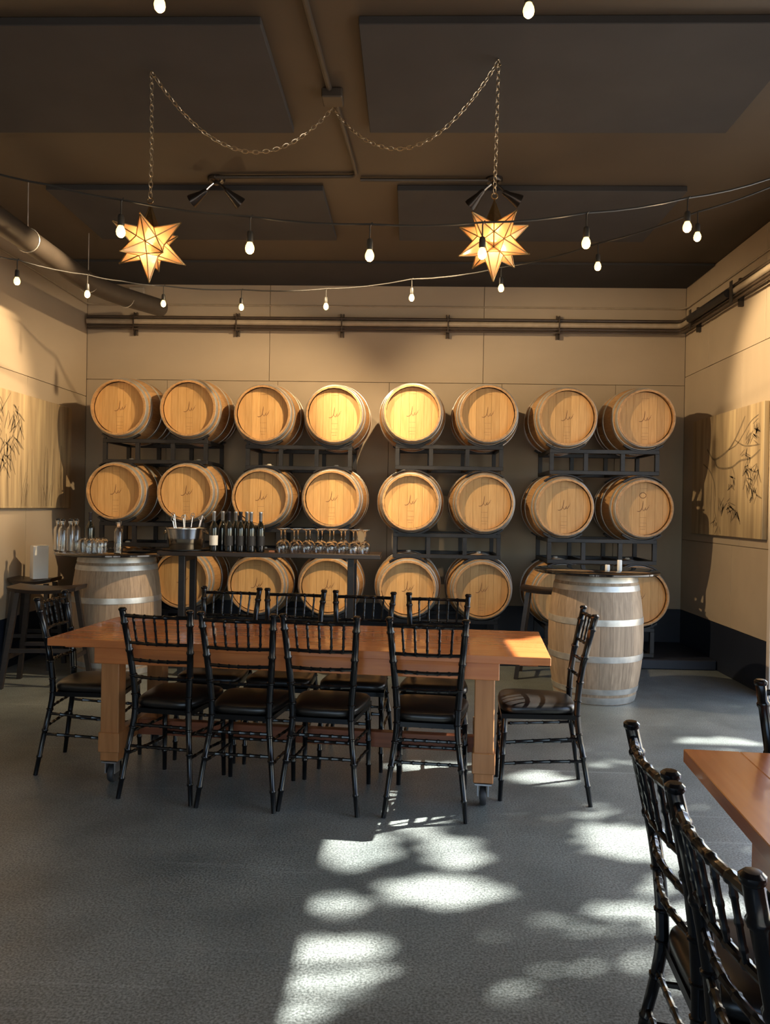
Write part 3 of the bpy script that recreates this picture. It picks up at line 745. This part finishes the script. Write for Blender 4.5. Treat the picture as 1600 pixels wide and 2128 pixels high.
# ------------------------------------------------------------------ bar stools and white box
def stool(label, x, y, rz, ht=.80, sw=.50, sdp=.34):
    t = thing('bar_stool', label, 'stool', (x, y, 0), (0, 0, rz), 'black saddle stools')
    mb = MB(); n = 12; top = []; bot = []
    for i in range(n + 1):
        u = -1 + 2 * i / n; zt = ht + .022 * u * u - .010
        w = sdp / 2 * (1 - .16 * u ** 4)
        top.append([mb.bm.verts.new((u * sw / 2, v * w, zt - .006 * (abs(v) > .9))) for v in (-1, -.85, 0, .85, 1)])
        bot.append([mb.bm.verts.new((u * sw / 2 * .98, v * w * .96, zt - .034)) for v in (-1, 1)])
    for i in range(n):
        for k in range(4): mb.bm.faces.new((top[i][k], top[i][k + 1], top[i + 1][k + 1], top[i + 1][k]))
        mb.bm.faces.new((bot[i][0], bot[i + 1][0], bot[i + 1][1], bot[i][1]))
        mb.bm.faces.new((top[i][0], top[i + 1][0], bot[i + 1][0], bot[i][0])); mb.bm.faces.new((top[i][4], bot[i][1], bot[i + 1][1], top[i + 1][4]))
    for i in (0, n): mb.bm.faces.new((*top[i], bot[i][1], bot[i][0]))
    mb.build('seat', M['espresso'], t)
    for sx in (-1, 1):
        for sy in (-1, 1):
            a = Vector((sx * sw * .36, sy * sdp * .30, ht - .040)); b = Vector((sx * sw * .54, sy * sdp * .52, 0))
            ax = (a - b).normalized(); rot = ax.to_track_quat('Z', 'Y').to_matrix()
            mb = MB(); mb.prism([b + Vector((x_, y_, 0)) for x_, y_ in ((-.018, -.018), (.018, -.018), (.018, .018), (-.018, .018))], a - b); mb.build('leg', M['blackwood'], t, smooth=False)
    f = lambda z: (1 - z / (ht - .04))
    for z, side in ((.30, 'x'), (.24, 'y')):
        k = f(z); X = sw * (.36 + .18 * k); Y = sdp * (.30 + .22 * k)
        for s in (-1, 1):
            if side == 'x': MB().box((0, s * Y, z), (2 * X - .03, .020, .032)).build('footrest', M['blackwood'], t, smooth=False)
            else: MB().box((s * X, 0, z), (.020, 2 * Y - .03, .032)).build('footrest', M['blackwood'], t, smooth=False)
    return t
sA = at(118, 1218, 1, 6.38); stool('black saddle stool in front of the left upright barrel, nearer of the two', sA.x, 6.22, .10, .80, .54, .36)
sB = at(64, 1210, 1, 6.85); stool('black saddle stool against the left wall, carrying a white paper box', sB.x + .035, 6.86, .06, .80, .38, .32)
sC = at(1150, 1236, 1, 6.75); stool('black saddle stool behind the right upright barrel', sC.x - .02, 6.92, -.25, .80, .46, .34)
bxp = at(80, 1200, 1, 6.83)
wbx = thing('paper_box', 'tall white paper box standing on the rear stool by the left wall', 'box', (bxp.x, 6.84, .802), (0, 0, math.radians(38)))
MB().box((0, 0, .145), (.13, .13, .29), bevel=.002).build('box_body', M['white'], wbx, smooth=False)
MB().box((0, 0, .2935), (.136, .136, .006)).build('box_flap', M['white'], wbx, smooth=False)

# ------------------------------------------------------------------ paintings
def strokes_left(mb):
    rd = random.Random(3)
    def st(pts, w): ribbon(mb, pts, w, 0)
    for k in range(30):                                            # tall reeds
        x = rd.uniform(-.5, .72); h_ = rd.uniform(.18, .62); b = rd.uniform(-.08, .08)
        st([(x, -.50), (x + b * .3, -.50 + h_ * .5), (x + b, -.50 + h_)], rd.uniform(.004, .012))
    for cx, cy in ((-.62, .42), (-.42, .36), (-.56, .12), (-.36, .08), (-.55, -.10), (-.30, .26), (-.48, -.02), (-.68, .25)):
        for j in range(9):                                         # leaf clusters on a drooping stem
            a = rd.uniform(-2.6, -.3); l = rd.uniform(.08, .2); x0, y0 = cx + rd.uniform(-.08, .08), cy + rd.uniform(-.06, .06)
            st([(x0, y0), (x0 + l * .5 * math.cos(a), y0 + l * .5 * math.sin(a) + .01), (x0 + l * math.cos(a), y0 + l * math.sin(a))], rd.uniform(.010, .022))
    st([(-.75, -.25), (-.55, .0), (-.38, .12), (-.28, .40)], .012); st([(-.75, .1), (-.6, .3), (-.42, .5)], .012)
def strokes_right(mb):
    rd = random.Random(5)
    def st(pts, w): ribbon(mb, pts, w, 0)
    def smooth(P, n=5):
        P = [Vector((*p, 0)) for p in P]; out = []
        for k in range(len(P) - 1):
            p0, p1, p2, p3 = P[max(k - 1, 0)], P[k], P[k + 1], P[min(k + 2, len(P) - 1)]
            for j in range(n):
                u = j / n; q = .5 * ((2 * p1) + (p2 - p0) * u + (2 * p0 - 5 * p1 + 4 * p2 - p3) * u * u + (3 * p1 - p0 - 3 * p2 + p3) * u ** 3); out.append((q.x, q.y))
        return out + [(P[-1].x, P[-1].y)]
    for pts, w in (([(-.52, .14), (-.34, .05), (-.22, -.09), (-.19, -.24)], .018), ([(-.42, .30), (-.37, .26), (-.22, .17), (.10, .25), (.28, .38), (.45, .56)], .022),
                   ([(-.22, .17), (-.16, .09), (-.01, .06), (.19, .065), (.37, .12), (.58, .13), (.76, .20)], .020), ([(.24, .34), (.46, .26), (.76, .25)], .014),
                   ([(.10, .25), (.30, .30), (.55, .48), (.72, .54)], .012), ([(.19, .065), (.25, -.02), (.24, -.10)], .010), ([(-.19, -.24), (-.20, -.38), (-.15, -.50)], .010)): st(smooth(pts), w)
    for cx, cy, n in ((.16, -.08, 10), (-.04, -.30, 10), (.12, -.30, 9), (.25, -.40, 10), (-.13, -.50, 7), (.52, .05, 12), (.56, -.10, 14), (.68, .46, 12), (.60, .36, 12), (.70, .02, 12), (.66, -.2, 10), (.5, .2, 8)):
        for j in range(n):
            a = rd.uniform(-2.9, -.2); l = rd.uniform(.06, .15); x0, y0 = cx + rd.uniform(-.07, .07), cy + rd.uniform(-.06, .06)
            st([(x0, y0), (x0 + l * .5 * math.cos(a), y0 + l * .5 * math.sin(a)), (x0 + l * math.cos(a), y0 + l * math.sin(a))], rd.uniform(.010, .022))
    for k in range(12):
        x = rd.uniform(-.7, -.3); st([(x, -.55), (x + .01, -.3), (x + rd.uniform(-.03, .03), rd.uniform(-.25, -.05))], rd.uniform(.004, .010))
def painting(label, x, y0, y1, z0, z1, side, fn, th=.045):
    t = thing('painting', label, 'painting', (x, (y0 + y1) / 2, (z0 + z1) / 2), (0, 0, -PI / 2 if side > 0 else PI / 2))
    W_, H_ = y1 - y0, z1 - z0
    MB().box((0, th / 2, 0), (W_, th, H_), bevel=.004).build('canvas', M['canvas'], t, smooth=False)
    mb = MB(); fn(mb)
    # clip by scaling into the canvas
    mx = max(abs(v.co.x) for v in mb.bm.verts); my = max(abs(v.co.y) for v in mb.bm.verts)
    bmesh.ops.transform(mb.bm, matrix=Matrix.Diagonal((min(1, W_ / 2 * .985 / mx), min(1, H_ / 2 * .985 / my), 1, 1)), verts=mb.bm.verts[:])
    o = mb.build('brush_strokes', M['stroke'], t, (0, -.0012, 0), smooth=False); o.rotation_euler = (PI / 2, 0, 0); o['kind'] = 'stuff'
    tag(o, 'dark sepia brush strokes of branches and leaves')
    return t
# canvas front faces the room: local -y is the room side
painting('large sepia canvas of reeds and leaves on the left wall', XL + .047, 6.30, 7.92, 1.43, 2.47, -1, strokes_left)
painting('large sepia canvas of a leafy branch on the right wall', XR - .047, 6.40, 7.98, 1.28, 2.42, 1, strokes_right)

# ------------------------------------------------------------------ pipes on the walls
def bend(pts, r, n=6):
    P = [Vector(p) for p in pts]; out = [P[0]]
    for a, b, c in zip(P, P[1:], P[2:]):
        u = (a - b).normalized(); v = (c - b).normalized()
        s, e_ = b + u * r, b + v * r
        for k in range(n + 1):
            t = k / n; out.append((1 - t) ** 2 * s + 2 * t * (1 - t) * b + t * t * e_)
    return out + [P[-1]]
for nm, z, r, off, mt, lab, n in (('pipe', 3.520, .016, .075, M['pipe'], 'thin brown pipe, topmost of the bundle along the back and right walls', 8),
                              ('pipe', 3.470, .030, .075, M['pipe_tan'], 'thick tan pipe, second of the bundle along the back and right walls', 12),
                              ('pipe', 3.424, .013, .075, M['pipe'], 'thin brown pipe under the thick tan pipe on the back wall', 8),
                              ('pipe', 3.392, .012, .075, M['pipe'], 'thin brown pipe, lowest of the bundle along the back and right walls', 8)):
    tag(MB().tube(bend([(XL + .03, YB - off, z), (XR - off, YB - off, z), (XR - off, OY1 - 4.2, z)], .07), r, n).build(nm, mt), lab, 'pipe', 'pipes along the back and right walls')
for i, px in enumerate((277, 491, 710, 931, 1162)):
    X = at(px, 680, 1, YB - .1).x
    mb = MB(); mb.box((X - .016, YB - .0215, 3.455), (.009, .042, .25)); mb.box((X + .016, YB - .0215, 3.455), (.009, .042, .25)); mb.box((X, YB - .108, 3.455), (.012, .006, .16)); mb.box((X, YB - .075, 3.455 + .078), (.012, .07, .006)); mb.box((X, YB - .075, 3.455 - .078), (.012, .07, .006))
    tag(mb.build('pipe_bracket', M['pipe'], None, smooth=False), 'brown strut bracket holding the pipes, %s from the left on the back wall' % ORD[i], 'bracket', 'pipe brackets')
for i, y in enumerate((7.95, 6.95)):
    mb = MB(); mb.box((XR - .022, y, 3.455), (.042, .03, .25)); mb.box((XR - .112, y, 3.455), (.008, .05, .20))
    tag(mb.build('pipe_bracket', M['conduit'], None, smooth=False), 'dark strut bracket on the right wall, %s the corner' % ('nearer', 'farther from')[i], 'bracket', 'pipe brackets')
tag(MB().tube([(XR - .125, 6.98, 3.455), (XR - .125, 7.92, 3.455)], .038, 12).build('pipe_sleeve', M['blackmetal']), 'black sleeve over the pipe bundle on the right wall', 'sleeve')
tag(MB().tube(bend([(XL + .012, 3.0, 3.67), (XL + .012, YB - .012, 3.67), (XR - .012, YB - .012, 3.67), (XR - .012, 2.0, 3.67)], .12), .009, 7).build('wall_cable', M['pipe_tan']), 'thin painted cable running round the walls above the pipe bundle', 'cable')
# black duct pipe along the left wall, elbow at its far end
dpt = bend([(-2.92, 2.6, 3.47), (-2.92, 7.05, 3.47), (-2.62, 7.95, 3.53)], .45, 8)
du = thing('duct_pipe', 'black duct pipe hung under the ceiling along the left wall', 'duct', (-2.92, 2.6, 3.47))
mb = MB(); mb.tube([p_ - du.location for p_ in dpt], .088, 20); mb.build('pipe', M['duct'], du)
for y in (4.6, 5.75, 6.85):
    mb = MB(); mb.tube([Vector((-2.92 + .091 * math.cos(q * PI / 10), y, 3.47 + .091 * math.sin(q * PI / 10))) - du.location for q in range(20)], .005, 6, closed=True)
    mb.tube([Vector((-2.92, y, 3.56)) - du.location, Vector((-2.92, y, H - .001)) - du.location], .004, 6); mb.build('hanger_strap', M['galv'], du)
mb = MB(); mb.tube([Vector((-2.80, 7.45, 3.494)) + Vector((.091 * math.cos(q * PI / 10), .03 * math.cos(q * PI / 10) * -1, .091 * math.sin(q * PI / 10))) - du.location for q in range(20)], .005, 6, closed=True); mb.build('hanger_strap', M['galv'], du)
q = at(287, 612, 1, YB)
jb = thing('junction_box', 'small tan electrical box high on the back wall, behind the duct pipe', 'box', (q.x, YB - .001, q.z))
MB().box((0, -.03, 0), (.16, .06, .13), bevel=.005).build('housing', M['ceramic'], jb, smooth=False)
MB().tube([(-.12, -.02, .06), (-.12, -.02, -.10)], .010, 7).build('conduit_stub', M['conduit'], jb)

# ------------------------------------------------------------------ ceiling conduits and spotlights
FIX = (Vector((-1.47, 5.68, H)), Vector((.58, 5.68, H)))
tag(MB().tube([(-.60, 2.2, H - .020), (-.50, 4.42, H - .020)], .016, 8).build('ceiling_conduit', M['conduit']), 'dark conduit on the ceiling running from the box towards us', 'conduit')
tag(MB().box((-.487, 4.50, H - .030), (.12, .12, .056), bevel=.006).build('ceiling_box', M['conduit'], None, smooth=False), 'dark square electrical box on the ceiling between the two chains', 'box')
tag(MB().tube(bend([(-.475, 4.565, H - .020), (-.418, 5.60, H - .020), (-1.46, 5.62, H - .020)], .06), .014, 8).build('ceiling_conduit', M['conduit']), 'dark conduit bending left on the ceiling to the left spotlights', 'conduit')
tag(MB().tube([(-.40, 5.66, H - .020), (.56, 5.66, H - .020)], .014, 8).build('ceiling_conduit', M['conduit']), 'dark conduit on the ceiling running to the right spotlights', 'conduit')
def spotlight(o, aims, label, lens_seen):
    t = thing('spotlight', label, 'lamp', o, group='twin ceiling spotlights')
    MB().lathe([(0, 0), (.065, 0), (.065, -.015), (.055, -.028), (.02, -.034), (.018, -.05), (0, -.05)], 28).build('canopy', M['bronze'], t)
    for sx, (target, power, ang, blend) in zip((-1, 1), aims):
        elbow = Vector((sx * .10, .0, -.115))
        mb = MB(); mb.tube([(sx * .02, 0, -.040), (sx * .05, 0, -.065), elbow], .008, 8); mb.build('arm', M['chrome'] if sx < 0 else M['bronze'], t)
        d = (Vector(target) - (Vector(o) + elbow)).normalized()
        R_ = d.to_track_quat('-Z', 'Y').to_matrix().to_4x4()
        hd = MB(); hd.lathe([(0, .060), (.016, .060), (.022, .045), (.026, .010), (.048, -.070), (.050, -.086), (.046, -.086), (.040, -.066), (.022, .0), (0, .0)], 24)
        h_ = hd.build('lamp_head', M['bronze'], t, elbow + d * .02); h_.rotation_euler = R_.to_euler()
        ln = MB(); ln.lathe([(0, -.060), (.039, -.062), (.039, -.066), (0, -.068)], 20)
        ln.build('lens', M['lens'], h_)
        ld = bpy.data.lights.new('spot_lamp', 'SPOT'); ld.energy = power; ld.spot_size = math.radians(ang); ld.spot_blend = blend
        ld.color = WARM; ld.shadow_soft_size = .028
        lo = bpy.data.objects.new('spot_lamp', ld); COL.objects.link(lo); lo.parent = t
        lo.location = elbow + d * .115; lo.rotation_euler = R_.to_euler()
spotlight(FIX[0], (((XL, 6.15, 2.62), SPOT_POWER['left_wall'], 50, .6), ((1.25, 7.35, 1.65), SPOT_POWER['right_barrels'], 84, .6)), 'twin bronze spotlight on the ceiling above the left star lantern', False)
spotlight(FIX[1], (((-1.75, 7.40, 1.65), SPOT_POWER['left_barrels'], 84, .6), ((XR, 6.15, 2.70), SPOT_POWER['right_wall'], 48, .6)), 'twin bronze spotlight on the ceiling behind the right star lantern', True)

# ------------------------------------------------------------------ star lanterns
PHI = (1 + 5 ** .5) / 2
def star_geometry(R):
    """small stellated dodecahedron with one point straight up: tips and the inner dodecahedron corners"""
    ico = [Vector(v).normalized() for v in [(0, s, t * PHI) for s in (1, -1) for t in (1, -1)] + [(s, t * PHI, 0) for s in (1, -1) for t in (1, -1)] + [(t * PHI, 0, s) for s in (1, -1) for t in (1, -1)]]
    rot = ico[0].rotation_difference(Vector((0, 0, 1))).to_matrix()
    ico = [rot @ v for v in ico]
    inner = R * .425                                             # radius of the inner corners
    spikes = []
    for v in ico:
        near = sorted(ico, key=lambda w: (w - v).length)[1:6]
        # inner corners lie over the faces v,a,b of the icosahedron
        x = v.orthogonal().normalized(); y = v.cross(x)
        near.sort(key=lambda w: math.atan2(w.dot(y), w.dot(x)))
        cor = [((v + near[i] + near[(i + 1) % 5]).normalized() * inner) for i in range(5)]
        spikes.append((v * R, cor))
    return spikes
def star_lantern(hook, centre, box, turn, label):
    t = thing('star_lantern', label, 'lamp', hook, group='star pendant lanterns')
    R = .213; off = centre - hook
    me = None
    up_ = next(tp for tp, _ in star_geometry(R) if .2 * R < tp.z < .8 * R)
    rz = Matrix.Rotation(math.atan2(-centre.y, -centre.x) + turn - math.atan2(up_.y, up_.x), 3, 'Z')
    fr = MB(); seen = set()
    for tip, cor in star_geometry(R):
        tip = rz @ tip; cor = [rz @ c for c in cor]
        top = tip.z > R * .95
        for i in range(5):
            a, b = cor[i], cor[(i + 1) % 5]
            mid = (a + b) / 2; X = (b - a).normalized(); Y = (tip - mid).normalized(); Z = X.cross(Y)
            w = (b - a).length / 2 - .0015; h_ = (tip - mid).length - .004
            if me is None:
                mb = MB(); mb.prism([(-w, .001, 0), (w, .001, 0), (0, h_, 0)], (0, 0, -.0014)); me = mb.mesh('pane', M['pane'], smooth=False)
                mt = me.copy(); mt.materials[0] = M['brass']
            o = place('pane', mt if top else me, t)
            Mx = Matrix((X, Y, Z)).transposed().to_4x4(); Mx.translation = off + mid
            o.matrix_local = Mx
            if top: tag(o, 'solid brass facet')
            fr.tube([off + cor[i], off + tip], .0034, 5)
            key = tuple(sorted((tuple(round(q, 3) for q in a), tuple(round(q, 3) for q in b))))
            if key not in seen: seen.add(key); fr.tube([off + a, off + b], .0030, 5)
    for v, _ in star_geometry(R):
        v = rz @ v; fr.lathe([(0, -.006), (.005, -.003), (.005, .003), (0, .006)], 8, Matrix.Translation(off + v))
    fr.build('frame', M['brass'], t)
    mb = MB(); mb.tube([off + Vector((.016 * math.cos(q * PI / 6), 0, R + .022 + .016 * math.sin(q * PI / 6))) for q in range(12)], .003, 6, closed=True); mb.build('ring', M['brass'], t)
    mb = MB(); mb.lathe([(0, -.045), (.018, -.040), (.028, -.022), (.030, -.005), (.022, .018), (.014, .032), (.013, .05), (0, .05)], 18, Matrix.Translation(off + Vector((0, 0, .038)))); mb.build('bulb', M['starbulb'], t)
    ld = bpy.data.lights.new('lantern_lamp', 'POINT'); ld.energy = STAR_WATT; ld.color = (1, .70, .38); ld.shadow_soft_size = .018
    lo = bpy.data.objects.new('lantern_lamp', ld); COL.objects.link(lo); lo.parent = t; lo.location = off + Vector((0, 0, -.028))
    # chain: straight drop, then the swag to the box
    ch = MB()
    def links(path, L=.040):
        d = 0; seg = []
        acc = [0]
        for a, b in zip(path, path[1:]): acc.append(acc[-1] + (b - a).length)
        def P(s):
            for k in range(len(path) - 1):
                if s <= acc[k + 1] or k == len(path) - 2:
                    u = (s - acc[k]) / max(1e-6, acc[k + 1] - acc[k]); return path[k].lerp(path[k + 1], u)
        n = int(acc[-1] / (L * .74)); fl = 0
        for k in range(n):
            s = (k + .5) * acc[-1] / n; c = P(s); tdir = (P(min(acc[-1], s + .01)) - P(max(0, s - .01))).normalized()
            side = tdir.orthogonal().normalized()
            if k % 2: side = tdir.cross(side)
            ch.tube([c + tdir * (L / 2) * math.cos(q * PI / 5) + side * .0105 * math.sin(q * PI / 5) for q in range(10)], .0024, 4, closed=True)
    links([Vector((0, 0, -.01)), off + Vector((.004, 0, (R + .04 - off.z) * .4)), off + Vector((0, 0, R + .038))])
    e_ = box - hook; sag = .34 if abs(e_.x) > .9 else .30
    links([Vector((0, 0, -.01)).lerp(e_, k / 14) - Vector((0, 0, sag * 4 * (k / 14) * (1 - k / 14))) for k in range(15)])
    c = ch.build('chain', M['chain'], t); c['kind'] = 'stuff'; tag(c, 'aged brass link chain, hung straight and then swagged')
    mb = MB(); mb.tube([(0, 0, .0), (0, 0, -.02), (.012, 0, -.032), (0, 0, -.042), (-.012, 0, -.032)], .003, 6); mb.build('hook', M['brass'], t)
    return t
BOXP = Vector((-.487, 4.50, H - .095))
for hk, ctr, turn, lab in (((-1.454, 4.198), (311, 506), math.radians(-15.6), 'brass and amber glass star lantern hanging at the left, leftmost of two'),
                           ((.44, 4.093), (1026, 500), math.radians(36), 'brass and amber glass star lantern hanging at the right')):
    hz = H - .044
    c = at(*ctr, 1, hk[1])
    star_lantern(Vector((c.x * .5 + hk[0] * .5, hk[1], hz)), Vector((c.x, hk[1], c.z)), BOXP, turn, lab)

# ------------------------------------------------------------------ string lights
SOCK = None
def string_light(label, wire, bulbs):
    """wire: points of the cable; bulbs: hanging points (a short cord, a socket and a lit bulb each)"""
    global SOCK
    o = wire[0]; t = thing('string_light', label, 'string light', o, group='strings of warm bulbs')
    fine = []
    for a, b in zip(wire, wire[1:]):
        for k in range(4):
            u = k / 4; p_ = a.lerp(b, u); p_.z -= .022 * (b - a).length * 4 * u * (1 - u); fine.append(p_ - o)
    fine.append(wire[-1] - o)
    MB().tube(fine, .0052, 6).build('cable', M['cord'], t)
    if SOCK is None:
        a = MB(); a.tube([(.012, 0, .008), (.004, 0, .0), (0, 0, -.012), (0, 0, -.075)], .0038, 6); a.lathe([(0, -.070), (.012, -.072), (.0155, -.082), (.0165, -.118), (.015, -.124), (0, -.124)], 14)
        b = MB(); b.lathe([(0, -.1242), (.0125, -.1245), (.015, -.130), (.0205, -.142), (.0225, -.154), (.0195, -.168), (.0105, -.177), (0, -.179)], 14)
        SOCK = (a.mesh('socket', M['cord']), b.mesh('bulb', M['bulb'], angle=80))
    for p_ in bulbs:
        s = place('socket', SOCK[0], t, p_ - o); tag(place('bulb', SOCK[1], s), 'glowing warm bulb')
        ld = bpy.data.lights.new('bulb_lamp', 'POINT'); ld.energy = BULB_WATT; ld.color = (1, .64, .30); ld.shadow_soft_size = .012
        lo = bpy.data.objects.new('bulb_lamp', ld); COL.objects.link(lo); lo.parent = s; lo.location = (0, 0, -.202)
def W3(l): return [at(x, y, 1, Y) for x, y, Y in l]
fw = [(-60, 345, 3.50), (95, 383, 3.55), (252, 415, 3.62), (520, 450, 3.68), (769, 466, 3.72), (1003, 462, 3.76), (1219, 442, 3.88), (1429, 411, 4.05), (1600, 371, 4.22), (1800, 318, 4.45)]
string_light('nearer string of warm bulbs crossing in front of the star lanterns', W3(fw), W3([fw[i] for i in (2, 3, 4, 5, 6, 7)]))
bw = [(1800, 300, 4.45), (1600, 389, 4.55), (1450, 440, 4.72), (1243, 506, 5.15), (1042, 556, 5.7), (856, 580, 6.25), (678, 600, 6.55), (502, 602, 6.65), (340, 594, 6.5), (252, 584, 6.25), (182, 571, 5.95), (36, 540, 5.4), (-60, 520, 5.1)]
string_light('farther string of warm bulbs curving from the right along the back wall to the left', W3(bw), W3([bw[i] for i in (2, 3, 4, 5, 6, 7, 8, 10, 11)]))
nw = [(-300, -40, 2.9), (333, -72, 2.95), (1100, -60, 3.0), (1900, -90, 3.1)]
string_light('string of warm bulbs nearest us, one bulb showing at the top edge', W3(nw), W3([nw[1], nw[2]]))

# ------------------------------------------------------------------ tree outside the side opening (its shade falls on the floor)
HOLES = []      # gaps in the crown, by the floor spot that the sun reaches through them
def hole(px, py, rx, ry, z=0.0, keep=0.0):
    c = at(px, py, 2, z); e1 = at(px + rx, py, 2, z); e2 = at(px, py - ry, 2, z)
    s = c.z / -SUN_DIR.z
    f = c + SUN_DIR * s
    HOLES.append((f.x, f.y, (e1 - c).length, (e2 - c).length, keep))
for h_ in ((745, 1762, 85, 42), (940, 1772, 72, 36), (920, 1850, 135, 36), (690, 1815, 50, 14, 0, .4), (700, 1880, 58, 28), (575, 1885, 40, 50, 0, .35), (600, 1800, 30, 30, 0, .45),
           (700, 1990, 130, 55), (620, 2050, 110, 40, 0, .15), (600, 2105, 110, 30), (760, 2060, 90, 30, 0, .3), (1240, 1915, 120, 42, 0, .25), (1275, 1748, 75, 36), (1120, 1618, 70, 16), (1230, 2000, 120, 40, 0, .5),
           (1060, 1945, 80, 18, 0, .3), (1390, 1880, 60, 60), (1370, 1760, 70, 40), (1060, 1350, 90, 20, .78), (1110, 1462, 60, 16, .5), (790, 1675, 60, 34), (900, 1594, 110, 12), (1500, 1545, 90, 14),
           (1280, 1590, 60, 14, 0, .3), (1390, 2000, 60, 60, 0, .2), (1240, 1690, 80, 22, 0, .5), (840, 1725, 90, 14, 0, .2), (1500, 1900, 90, 90, 0, .3), (1100, 2080, 120, 40, 0, .6)): hole(*h_)
tree = thing('shade_tree', 'leafy tree standing outside the side opening', 'tree', (8.6, 6.6, -.07))
verts = []; faces = []
rd = random.Random(11)
PITCH_L = .062
for layer in range(2):
    for i in range(int(5.0 / PITCH_L)):
        for j in range(int(6.6 / PITCH_L)):
            fx = -1.3 + (i + rd.random()) * PITCH_L; fy = -.1 + (j + rd.random()) * PITCH_L
            dens = 1.0
            for hx, hy, a, b, keep in HOLES:
                dd = ((fx - hx) / a) ** 2 + ((fy - hy) / b) ** 2
                if dd < 1: dens = min(dens, keep * .8)
            if rd.random() > dens: continue
            s = (rd.uniform(7.2, 8.8) - fx) / -SUN_DIR.x
            c = Vector((fx, fy, 0)) - SUN_DIR * s
            L_ = rd.uniform(.050, .075); a = rd.uniform(0, 2 * PI)
            nrm = (-SUN_DIR + Vector((rd.uniform(-.45, .45), rd.uniform(-.45, .45), rd.uniform(-.45, .45)))).normalized()
            u = nrm.orthogonal().normalized(); v = nrm.cross(u); u, v = u * math.cos(a) + v * math.sin(a), v * math.cos(a) - u * math.sin(a)
            k = len(verts)
            for x_, y_ in ((-1, 0), (-.3, .55), (.5, .42), (1, 0), (.5, -.42), (-.3, -.55)): verts.append(c + u * L_ * x_ + v * L_ * y_ - tree.location)
            faces.append(tuple(range(k, k + 6)))
def branch(p0, p1, r):
    P = []
    for k in range(7):
        q = at(p0[0] + (p1[0] - p0[0]) * k / 6, p0[1] + (p1[1] - p0[1]) * k / 6, 2, 0)
        P.append(q - SUN_DIR * ((7.6 - q.x) / -SUN_DIR.x) - tree.location)
    MB().tube(P, r, 8).build('branch', M['bark'], tree)
for p0, p1, r in (((480, 2022), (950, 1992), .026), ((480, 2078), (950, 2062), .022), ((940, 1962), (1420, 1940), .026), ((1000, 2040), (1420, 2025), .022)): branch(p0, p1, r)
me = bpy.data.meshes.new('foliage'); me.from_pydata(verts, [], faces); me.materials.append(M['leaf'])
fo = place('foliage', me, tree); fo['kind'] = 'stuff'
tk = MB(); tk.tube([(0, 0, 0), (.05, -.1, 2.4), (-.1, -.4, 4.2), (-.5, -1.0, 6.4)], [.19, .16, .12, .05], 12)
tk.tube([(-.02, -.3, 3.6), (-.5, .4, 5.0), (-.8, 1.0, 6.2)], [.09, .06, .03], 8); tk.tube([(-.02, -.2, 3.2), (-.3, -1.4, 4.6), (-.6, -2.6, 5.6)], [.09, .06, .03], 8)
tk.build('trunk', M['bark'], tree)
